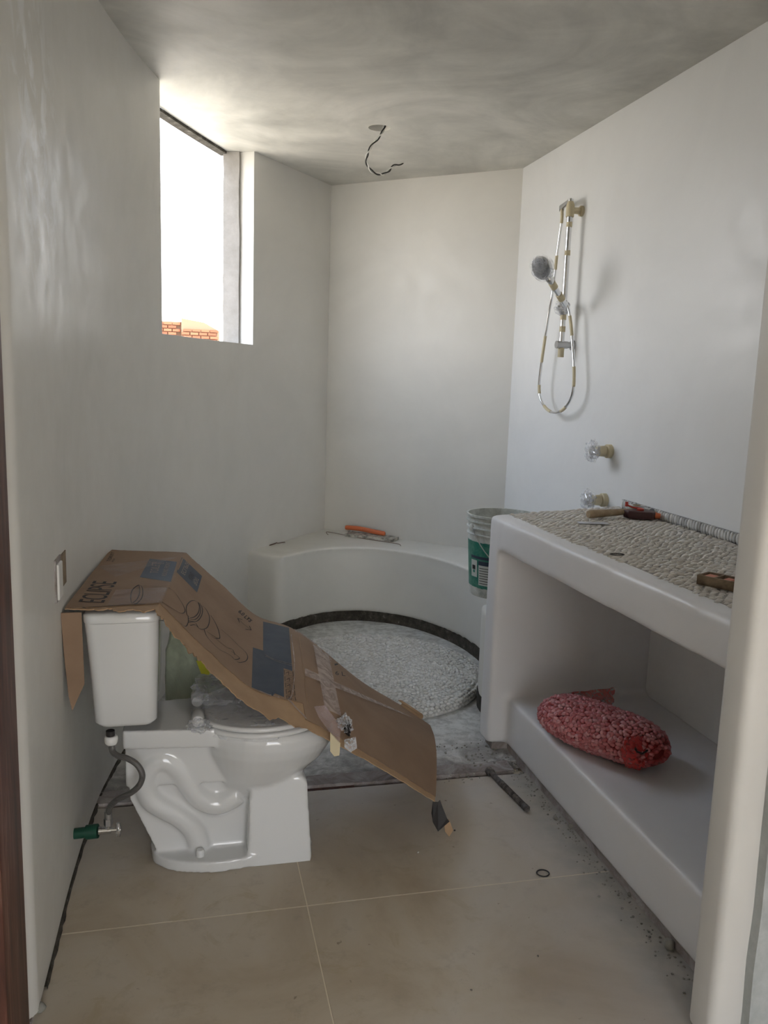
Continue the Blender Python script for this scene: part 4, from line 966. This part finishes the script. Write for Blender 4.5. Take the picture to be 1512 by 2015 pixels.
def wrap_patch(name, a0, a1, z0, z1, m, off, parent=bk, seg=20):
    bm = bmesh.new(); prev = None
    for k in range(seg+1):
        a_ = math.radians(a0+(a1-a0)*k/seg); jit = 0.004*noise.noise(Vector((a_*9, z0*30, 0))) if name == 'green_label' else 0
        cur = [bm.verts.new(M0 @ Vector(((br(zz)+off)*math.cos(a_), (br(zz)+off)*math.sin(a_), zz))) for zz in (z0+jit, (z0+z1)/2, z1+jit)]
        if prev:
            for u in range(2): bm.faces.new((prev[u], cur[u], cur[u+1], prev[u+1]))
        prev = cur
    return bm2(name, bm, m, parent, 60)
GL = wrap_patch('green_label', 120, 420, 0.045, 0.262, M_bgreen, 0.0012, seg=80)
M_lab = Mt('label_white', (0.55, 0.57, 0.52), 0.6).m
wrap_patch('white_panel', 188, 205, 0.095, 0.175, M_lab, 0.0022, GL); wrap_patch('white_panel', 209, 240, 0.06, 0.175, M_lab, 0.0022, GL)
for k in range(7): wrap_patch('printed_line', 211, 238, 0.068+0.012*k, 0.071+0.012*k, M_ink, 0.003, GL)
wrap_patch('navy_heading', 209, 240, 0.155, 0.175, M_navy, 0.003, GL); wrap_patch('navy_heading', 188, 240, 0.183, 0.196, M_navy, 0.0026, GL)
wrap_patch('leaf_mark', 192, 201, 0.13, 0.15, M_ink, 0.003, GL); wrap_patch('leaf_mark', 194, 200, 0.115, 0.128, M_bgreen, 0.003, GL)
bm = bmesh.new(); pts_ = []
for k in range(25):
    a_ = math.pi*k/24; rr5 = br(0.3)+0.012; an = math.radians(190)
    loc = Vector((rr5*math.cos(a_), -math.sin(a_)*0.085*1.0-0.09, -math.sin(a_)*0.15)); 
    d0 = Vector((math.cos(an), math.sin(an), 0)); d1 = Vector((-math.sin(an), math.cos(an), 0))
    pts_.append(bk0+Vector((0, 0, BH-0.06))+d0*(rr5*math.cos(a_)) + d1*(0.02+rr5*1.02*math.sin(a_)) + Vector((0, 0, -0.19*math.sin(a_))))
tube(bm, pts_, 0.0024, 8); bm2('bail_handle', bm, M_steel, bk, 60)
bm = bmesh.new()
for sgn in (0, 180):
    a_ = math.radians(190+sgn); c_ = bk0+Vector(((br(0.3)+0.006)*math.cos(a_), (br(0.3)+0.006)*math.sin(a_), BH-0.06)); lathe(bm, [(0.016, -0.004), (0.016, 0.004), (0.008, 0.010)], 14, Matrix.Translation(c_) @ Vector((math.cos(a_), math.sin(a_), 0)).to_track_quat('Z', 'Y').to_matrix().to_4x4())
bm2('bail_ear', bm, M_bucket, bk, 40)

# ------------------------------------------------------------------ red net bag of pebbles
SZ = 0.222
b0 = onz(1075, 1430, SZ+0.0); b1 = onz(1285, 1535, SZ)
bagc = Vector((1.455, 2.43, SZ)); axd = Vector((0.30, -0.96, 0)).normalized()
pA = onz(1085, 1395, SZ+0.06); pB = onz(1295, 1490, SZ+0.06)
axd = (pB-pA); BL = axd.length/2+0.02; axd.z = 0; axd.normalize(); sdv = Vector((-axd.y, axd.x, 0)); bagc = (pA+pB)/2; bagc.z = SZ
bag = empty('net_bag', bagc, 'red net bag full of pebbles lying on the open shelf', 'bag')
BW = 0.118; BHh = 0.078
def bagpt(u, v, k=1.0):
    """u 0..1 along the bag, v angle"""
    s = u*2-1; env = (1-abs(s)**3.4)**0.5 if abs(s) < 1 else 0.0
    y_ = math.cos(v)*BW*env; zc = math.sin(v)
    z = BHh*env*(zc if zc > 0 else zc*0.85)
    lump = 1+0.06*noise.noise(Vector((s*3, math.cos(v)*2, math.sin(v)*2)))
    z = max(z*lump*k, -0.064)
    return bagc + axd*(s*BL*k*(1 if True else 1)) + sdv*(y_*k*lump+0.012*math.sin(s*2.2)) + Vector((0, 0, 0.066+z))
bm = bmesh.new(); uvl = bm.loops.layers.uv.new('UVMap'); nu, nv = 70, 56; g = {}
for i in range(nu+1):
    u = 0.004+0.992*i/nu
    for j in range(nv): g[i, j] = bm.verts.new(bagpt(u, 2*math.pi*j/nv, 1.0))
for i in range(nu):
    for j in range(nv):
        f_ = bm.faces.new((g[i, j], g[i+1, j], g[i+1, (j+1) % nv], g[i, (j+1) % nv]))
        for lp, (a_, b_) in zip(f_.loops, ((i, j), (i+1, j), (i+1, j+1), (i, j+1))): lp[uvl].uv = (a_/nu*0.36*1.0, b_/nv*0.45)
for i_, rev in ((0, 1), (nu, 0)):
    f_ = bm.faces.new([g[i_, j] for j in range(nv)])
    for lp in f_.loops: lp[uvl].uv = (0.0, 0.0)
o = bm2('netting', bm, M_net, bag, 180)
bq = bmesh.new(); bq.from_mesh(o.data); NBV = BVHTree.FromBMesh(bq); bq.free()
# pebbles inside: 300 that show as parts, all shallow under the net
rg = random.Random(21); sp_ = []
for i in range(36):
    u = 0.008+0.984*(i+0.5)/36
    s = u*2-1; env = max(0.15, (1-abs(s)**3.4)**0.5)
    m_ = max(7, int(36*env))
    for j in range(m_):
        v = math.pi*(-0.35)+math.pi*1.7*(j+rg.uniform(-.3, .3)+0.5*(i % 2))/m_
        sp_.append((u+rg.uniform(-0.008, 0.008), v))
vr = [pebble_vf(rg, 0.0125, 0.0088, 0.0078) for _ in range(5)]; mss = []
for vs, fs in vr:
    me = bpy.data.meshes.new('pebble'); me.from_pydata(vs, [], fs); me.materials.append(M_pebr)
    for p_ in me.polygons: p_.use_smooth = True
    mss.append(me)
sp_ = sorted(sp_, key=lambda q: (bagpt(q[0], q[1], 0.92)-CAM).length)
Vx, Fx = [], []
from mathutils import Euler
for n_, (u, v) in enumerate(sp_):
    p_ = bagpt(u, v, 0.965); e_ = Euler((rg.uniform(-0.6, 0.6), rg.uniform(-0.6, 0.6), rg.uniform(0, 3.1)))
    if n_ < 300:
        o = bpy.data.objects.new('pebble', rg.choice(mss)); COL.objects.link(o); o.parent = bag; o.location = p_-bagc; o.rotation_euler = e_
    else:
        vs, fs = rg.choice(vr); m3 = e_.to_matrix(); b_ = len(Vx); Vx += [tuple(m3 @ Vector(q)+p_-bagc) for q in vs]; Fx += [tuple(b_+q for q in f_) for f_ in fs]
if Vx:
    me = bpy.data.meshes.new('pebble_fill'); me.from_pydata(Vx, [], Fx); me.materials.append(M_pebr); o = bpy.data.objects.new('pebble_fill', me); COL.objects.link(o); o.parent = bag; o['kind'] = 'stuff'
bm = bmesh.new()
for i in range(17):
    for j in range(20): pass
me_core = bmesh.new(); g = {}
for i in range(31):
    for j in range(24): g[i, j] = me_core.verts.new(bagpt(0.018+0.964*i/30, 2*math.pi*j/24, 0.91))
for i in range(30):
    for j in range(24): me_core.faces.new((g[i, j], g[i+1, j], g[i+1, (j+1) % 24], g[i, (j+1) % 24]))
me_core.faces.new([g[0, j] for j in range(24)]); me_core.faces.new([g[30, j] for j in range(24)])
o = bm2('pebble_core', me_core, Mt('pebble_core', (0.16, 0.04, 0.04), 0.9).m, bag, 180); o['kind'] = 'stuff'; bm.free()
# gathered neck with black tie facing the camera, loose tail at the far end
tc_ = NBV.ray_cast(CAM, ray(1250, 1480))[0]; tdir = (Vector((0.25, -0.9, 0.35))).normalized(); tu = tdir.cross(Vector((0, 0, 1))).normalized(); tv = tu.cross(tdir)
bm = bmesh.new(); uvl = bm.loops.layers.uv.new('UVMap'); rows_ = []
for k in range(7):
    f = k/6; ring = []
    for j in range(28):
        a_ = 2*math.pi*j/28; rr6 = 0.060*(1-f)**1.3+0.006+0.022*max(0, f-0.72)*3; rr6 *= 1+0.16*math.sin(a_*7)*(0.4+f)
        ring.append(bm.verts.new(tc_ + tu*(math.cos(a_)*rr6) + tv*(math.sin(a_)*rr6*0.8-0.014*f) + tdir*(0.006+0.024*f)))
    rows_.append(ring)
for A_, B_ in zip(rows_, rows_[1:]):
    for j in range(28):
        f_ = bm.faces.new((A_[j], A_[(j+1) % 28], B_[(j+1) % 28], B_[j]))
        for lp, q in zip(f_.loops, ((0, j), (0, j+1), (1, j+1), (1, j))): lp[uvl].uv = (q[0]*0.01, q[1]*0.01)
bm2('gathered_neck', bm, M_netf, bag, 60)
bm = bmesh.new(); tk = tc_+tdir*0.026+Vector((0, 0, 0.0)); tube(bm, [tk+Vector((-0.022, 0, 0.016)), tk+Vector((-0.016, -0.004, 0.006)), tk+Vector((0, -0.008, 0.0)), tk+Vector((0.014, -0.004, 0.004)), tk+Vector((0.022, 0, 0.006))], 0.0032, 8); bm2('black_tie', bm, M_blackr, bag, 60)
bm = bmesh.new(); uvl = bm.loops.layers.uv.new('UVMap'); tail = smooth_path([onz(1085, 1375, SZ+0.10), onz(1130, 1362, SZ+0.10), onz(1170, 1358, SZ+0.10), onz(1210, 1352, SZ+0.11)], 6); rw = []
for i, p_ in enumerate(tail):
    k = i/(len(tail)-1); w6 = 0.018+0.018*k
    rw.append([bm.verts.new(p_+Vector((0.004*math.sin(j*1.9+i), 0.004*math.cos(j*2.3+i), -w6*2.0*(j/6)))) for j in range(7)])
for A_, B_ in zip(rw, rw[1:]):
    for j in range(6): bm.faces.new((A_[j], A_[j+1], B_[j+1], B_[j]))
bm2('net_tail', bm, M_netf, bag, 60)

# ------------------------------------------------------------------ small things on the floor
def frame2(p, q):
    d_ = (q-p); L_ = d_.length; return d_.normalized(), L_
# rusty bolt
a_ = onz(962, 1516, 0.013); b_ = onz(1038, 1592, 0.012)
bo_ = empty('anchor_bolt', (a_+b_)/2, 'long rusty threaded bolt lying on the floor by the counter plinth', 'bolt')
d_, L_ = frame2(a_, b_); bm = bmesh.new(); tube(bm, [a_, a_+d_*0.02, a_+d_*0.021, a_+d_*(L_*0.35)], [0.0155, 0.0155, 0.010, 0.010], 12); bm2('bolt_head', bm, M_rust, bo_, 40)
bm = bmesh.new(); pp, rr7 = [], []
n_ = 44
for k in range(n_+1): pp.append(a_+d_*(L_*(0.33+0.60*k/n_))); rr7.append(0.0112 if k % 2 else 0.0085)
tube(bm, pp, rr7, 12); bm2('threaded_shank', bm, M_rust, bo_, 60)
bm = bmesh.new(); tube(bm, [a_+d_*L_*0.92, a_+d_*L_], [0.012, 0.012], 6); bm2('bolt_nut', bm, M_rust, bo_, 30)
def ring(name, c, R_, r_, label, cat, sq=1.0, rot=0.0):
    bm = bmesh.new(); pts_ = [(c[0]+R_*math.cos(a)*math.cos(rot)-R_*sq*math.sin(a)*math.sin(rot), c[1]+R_*math.cos(a)*math.sin(rot)+R_*sq*math.sin(a)*math.cos(rot), c[2]) for a in [2*math.pi*k/40 for k in range(40)]]
    pv = None; first = None
    for k in range(41):
        p_ = Vector(pts_[k % 40]); t_ = (Vector(pts_[(k+1) % 40])-Vector(pts_[(k-1) % 40])).normalized(); nr = t_.cross(Vector((0, 0, 1)))
        cur = first if k == 40 else [bm.verts.new(p_+nr*r_*math.cos(2*math.pi*q/8)+Vector((0, 0, r_*math.sin(2*math.pi*q/8)))) for q in range(8)]
        if k == 0: first = cur
        if pv:
            for q in range(8): bm.faces.new((pv[q], cur[q], cur[(q+1) % 8], pv[(q+1) % 8]))
        pv = cur
    return finish(bm2(name, bm, M_blackr, None, 60), label, cat)
p_ = onz(1069, 1718, 0.003); ring('rubber_ring', (p_.x, p_.y, 0.003), 0.0185, 0.002, 'thin black rubber ring lying flat on the tiled floor', 'ring', 0.9)
p_ = onz(1215, 1091, CT+0.008); ring('rubber_band', (p_.x, p_.y, CT+0.0085), 0.021, 0.0016, 'thin black rubber band lying on the pebble counter top', 'rubber band', 0.55, -0.25)
# loose stones along the plinth foot and under the left corner
M_stone = pebm('floor_stone', [(0.20, 0.19, 0.165), (0.28, 0.27, 0.235), (0.36, 0.34, 0.30)], 0.8)
def stone(u, v, r_, label, mat=M_stone, sq=0.6, seed=0, zc=None, group=None):
    p_ = onz(u, v, r_*sq*0.8); rgx = random.Random(seed); vs, fs = pebble_vf(rgx, r_, r_*0.75, r_*sq, 14, 9)
    me = bpy.data.meshes.new('loose_stone'); me.from_pydata(vs, [], fs)
    for q in me.polygons: q.use_smooth = True
    o = link('loose_stone', me, mat); o.location = (p_.x, p_.y, r_*sq*0.85); o.rotation_euler = (0, 0, seed); return finish(o, label, 'stone', 'loose stones and crumbs on the floor')
stone(1317, 1858, 0.018, 'largest rounded stone against the plinth foot, nearest the doorway', sq=0.7, seed=1)
stone(1094, 1610, 0.009, 'small pale pebble on the floor just below the bolt tip', seed=2)
stone(1124, 1625, 0.011, 'grey pebble touching the plinth foot beyond the floor ring', seed=3)
stone(1240, 1760, 0.009, 'small grey pebble at the plinth foot right of the floor ring', seed=4)
stone(1020, 1490, 0.010, 'brown pebble between the bolt and the near end of the shelf panel', seed=5)
stone(76, 1982, 0.017, 'pale broken stone under the near corner of the left wall', seed=6)
stone(823, 1677, 0.004, 'tiny white plaster crumb in mid floor', M_discg, seed=7)
stone(1059, 1881, 0.003, 'tiny dark crumb on the tile near the bottom of the picture', M_rust, seed=8)
stone(928, 1948, 0.003, 'tiny brown crumb on the tile, nearest the doorway', M_rust, seed=9)
stone(895, 1634, 0.004, 'small dark crumb beside the hanging black tape', M_rust, seed=10)
rg = random.Random(31); Vx, Fx = [], []
for k in range(420):
    t_ = rg.random()
    if k < 260: c_ = Vector((1.222-abs(rg.gauss(0, 0.028)), 1.5+1.4*t_, 0))
    else: c_ = Vector((rg.uniform(0.9, 1.19), rg.uniform(2.66, 3.0), 0.004))
    r_ = rg.uniform(0.0012, 0.0045)*(1.5 if k > 380 else 1); vs, fs = pebble_vf(rg, r_, r_*0.8, r_*0.6, 6, 4); b_ = len(Vx)
    Vx += [(q[0]+c_.x, q[1]+c_.y, q[2]+r_*0.4+c_.z) for q in vs]; Fx += [tuple(b_+q for q in f_) for f_ in fs]
me = bpy.data.meshes.new('rubble'); me.from_pydata(Vx, [], Fx); o = link('mortar_rubble', me, M_stone); finish(o, 'fine grey mortar rubble scattered along the plinth foot', 'rubble', None, 'stuff')

# ------------------------------------------------------------------ tools on the bench
BT = 0.453
tw = empty('finishing_trowel', onz(735, 1052, BT), 'plaster-caked steel finishing trowel with orange handle on the back bench', 'trowel')
a_ = onz(686, 1052, BT+0.004); b_ = onz(779, 1063, BT+0.004); d_, L_ = frame2(a_, b_); sdx = Vector((-d_.y, d_.x, 0))
def obox(bm, p, d, s, L, W, z0, z1, taper=0.0):
    c4 = [p-s*W/2, p+d*L-s*(W/2), p+d*L+s*(W/2), p+s*W/2]; prism(bm, [(q.x, q.y) for q in c4], z0, z1)
bm = bmesh.new(); obox(bm, a_, d_, sdx, L_, 0.10, BT+0.0, BT+0.018); o = bm2('steel_blade', bm, M_trowel, tw)
bm = bmesh.new(); hp2 = smooth_path([a_+sdx*0.02+Vector((0, 0, 0.040))-d_*0.03, a_+sdx*0.02+d_*L_*0.2+Vector((0, 0, 0.042)), a_+sdx*0.02+d_*L_*0.5+Vector((0, 0, 0.034)), a_+sdx*0.02+d_*L_*0.75+Vector((0, 0, 0.028))], 6); tube(bm, hp2, [0.013]+[0.015]*(len(hp2)-2)+[0.009], 14); bm2('orange_handle', bm, M_orange, tw, 60)
bm = bmesh.new(); tube(bm, [hp2[2], hp2[2]-Vector((0, 0, 0.032))], 0.008, 10); tube(bm, [hp2[-2], hp2[-2]-Vector((0, 0, 0.02))], 0.008, 10); bm2('handle_post', bm, M_trowel, tw, 50)
bl = empty('putty_knife', onz(705, 1038, BT), 'dark flat blade lying behind the orange trowel handle on the bench', 'knife')
a_ = onz(690, 1047, BT+0.004); b_ = onz(728, 1048, BT+0.004); d_, L_ = frame2(a_, b_); sdx = Vector((-d_.y, d_.x, 0)); a_ = a_+sdx*0.13
bm = bmesh.new(); obox(bm, a_, d_, sdx, L_*1.0, 0.05, BT, BT+0.012); bm2('blade', bm, M_blackr, bl)
bm = bmesh.new(); tube(bm, [a_+d_*L_, a_+d_*(L_+0.02)], [0.006, 0.006], 8); bm2('tang', bm, M_rust, bl)
def wire(name, pxl, z, r_, m, label, cat):
    bm = bmesh.new(); tube(bm, smooth_path([onz(u, v, z) for u, v in pxl], 5), r_, 8); return finish(bm2(name, bm, m, None, 60), label, cat)
wire('rusty_wire', [(646, 1052), (643, 1049), (648, 1047), (700, 1057), (750, 1065), (783, 1070), (789, 1074)], BT+0.003, 0.0016, M_rusty, 'long thin rusty wire with hooked ends lying in front of the trowel', 'wire')
wire('bent_nail', [(531, 1073), (540, 1070), (545, 1068)], BT+0.004, 0.0030, M_rusty, 'short dark nail on the left end of the bench, nearer the wall corner edge', 'nail')['group'] = 'nails on the bench end'
wire('bent_nail', [(546, 1069), (553, 1068), (561, 1067)], BT+0.004, 0.0022, M_rusty, 'thin rusty nail to the right of the short dark nail on the bench', 'nail')['group'] = 'nails on the bench end'
# ------------------------------------------------------------------ tools on the counter
CZ = CT+0.0065
a_ = onz(1158, 1012, CZ+0.016); b_ = onz(1245, 1006, CZ+0.020); d_, L_ = frame2(a_, b_)
hm = empty('hammer', a_, 'hammer with pale wooden handle lying at the far end of the counter', 'hammer')
bm = bmesh.new(); tube(bm, [a_, a_+d_*0.01, a_+d_*L_*0.5, b_], [0.013, 0.0165, 0.014, 0.011], 16); bm2('handle', bm, M_wood, hm, 50)
hb = b_+d_*0.06; bm = bmesh.new(); tube(bm, [b_, hb], 0.010, 12); sx_ = Vector((-d_.y, d_.x, 0)); tube(bm, [hb-sx_*0.04, hb-sx_*0.02, hb+sx_*0.02, hb+sx_*0.05], [0.015, 0.012, 0.012, 0.006], 14); bm2('head', bm, M_steel, hm, 50)
cr = empty('chalk_reel', onz(1265, 1018, CZ), 'dark red chalk line reel with red crank handle on the counter beside the hammer', 'chalk reel')
a_ = onz(1226, 1018, CZ); b_ = onz(1290, 1023, CZ); d_, L_ = frame2(a_, b_); sx_ = Vector((-d_.y, d_.x, 0))
bm = bmesh.new()
oct_ = [(0.0, 0.010), (0.02, -0.018), (L_*0.45, -0.026), (L_*0.9, -0.020), (L_, 0.0), (L_*0.9, 0.045), (L_*0.4, 0.055), (0.02, 0.04)]
prism(bm, [tuple((a_+d_*u+sx_*v).xy) for u, v in oct_], CZ, CZ+0.030); o = bm2('reel_case', bm, M_redd, cr); bv = o.modifiers.new('b', 'BEVEL'); bv.width = 0.005; bv.segments = 3; bake(o, 40)
bm = bmesh.new(); tube(bm, [a_+d_*(L_*0.93)+sx_*0.01+Vector((0, 0, 0.016)), a_+d_*(L_*1.15)+sx_*0.01+Vector((0, 0, 0.014))], [0.014, 0.010], 12); bm2('red_nose', bm, M_orange, cr, 50)
c_ = a_+d_*L_*0.52+sx_*0.015+Vector((0, 0, 0.030)); bm = bmesh.new(); lathe(bm, [(0.014, 0), (0.014, 0.007), (0.006, 0.010)], 18, Matrix.Translation(c_)); tube(bm, [c_+Vector((0, 0, 0.007)), c_-d_*0.03+Vector((0, 0, 0.010)), c_-d_*0.052+Vector((0, 0, 0.018))], 0.0035, 8); tube(bm, [c_-d_*0.052+Vector((0, 0, 0.012)), c_-d_*0.052+Vector((0, 0, 0.030))], 0.006, 10); bm2('crank', bm, M_redp, cr, 50)
tm = empty('tape_roll', onz(1290, 1012, CZ), 'small grey roll of tape standing behind the chalk reel against the wall', 'tape')
c_ = onz(1262, 1000, CZ+0.03); c_ = Vector((c_.x-0.02, c_.y, CZ)); bm = bmesh.new(); lathe(bm, [(0.016, 0), (0.030, 0), (0.030, 0.042), (0.016, 0.042)], 24, Matrix.Translation(c_), True); bm2('roll', bm, M_steel, tm, 40)
bm = bmesh.new(); lathe(bm, [(0.015, 0), (0.0165, 0), (0.0165, 0.043), (0.015, 0.043)], 24, Matrix.Translation(c_), True); bm2('core', bm, M_wood, tm, 40)
# thin steel strip
a_ = onz(1138, 1028, CZ+0.002); b_ = onz(1198, 1030, CZ+0.002); d_, L_ = frame2(a_, b_); sx_ = Vector((-d_.y, d_.x, 0)); bm = bmesh.new(); obox(bm, a_, d_, sx_, L_, 0.035, CZ, CZ+0.003); bmesh.ops.bevel(bm, geom=bm.edges[:], offset=0.0008, segments=1, affect='EDGES')
finish(bm2('steel_blade', bm, Mt('dusty_blade', (0.55, 0.56, 0.6), 0.3, 0.7).m), 'thin flat steel blade lying on the pebble counter before the hammer', 'blade')
# wooden box of chalk
a_ = onz(1371, 1148, CZ); b_ = onz(1440, 1163, CZ); d_, L_ = frame2(a_, b_); sx_ = Vector((-d_.y, d_.x, 0)); L_ = 0.14; Wd = 0.062; hb_ = 0.024
wb = empty('wooden_tray', a_, 'small grimy wooden tray with pink chalk lying on the near end of the counter', 'tray')
th = 0.006
for (s0, s1, w0, w1) in ((0, L_, 0, th), (0, L_, Wd-th, Wd), (0, th, th, Wd-th), (L_-th, L_, th, Wd-th), (L_*0.30, L_*0.30+th, th, Wd-th)):
    bm = bmesh.new(); prism(bm, [tuple((a_+d_*p_+sx_*q).xy) for p_, q in ((s0, w0), (s1, w0), (s1, w1), (s0, w1))], CZ, CZ+hb_); bm2('tray_side', bm, M_wood2, wb)
bm = bmesh.new(); prism(bm, [tuple((a_+d_*p_+sx_*q).xy) for p_, q in ((0, 0), (L_, 0), (L_, Wd), (0, Wd))], CZ-0.001, CZ+0.004); bm2('tray_floor', bm, M_wood2, wb)
for s0, s1 in ((0.008, L_*0.28), (L_*0.42, L_*0.60), (L_*0.66, L_*0.95)):
    bm = bmesh.new(); prism(bm, [tuple((a_+d_*p_+sx_*q).xy) for p_, q in ((s0, 0.012), (s1, 0.010), (s1, Wd-0.012), (s0, Wd-0.010))], CZ+0.004, CZ+0.021); bmesh.ops.bevel(bm, geom=bm.edges[:], offset=0.003, segments=2, affect='EDGES'); finish(bm2('chalk_block', bm, M_pink, wb, 40))
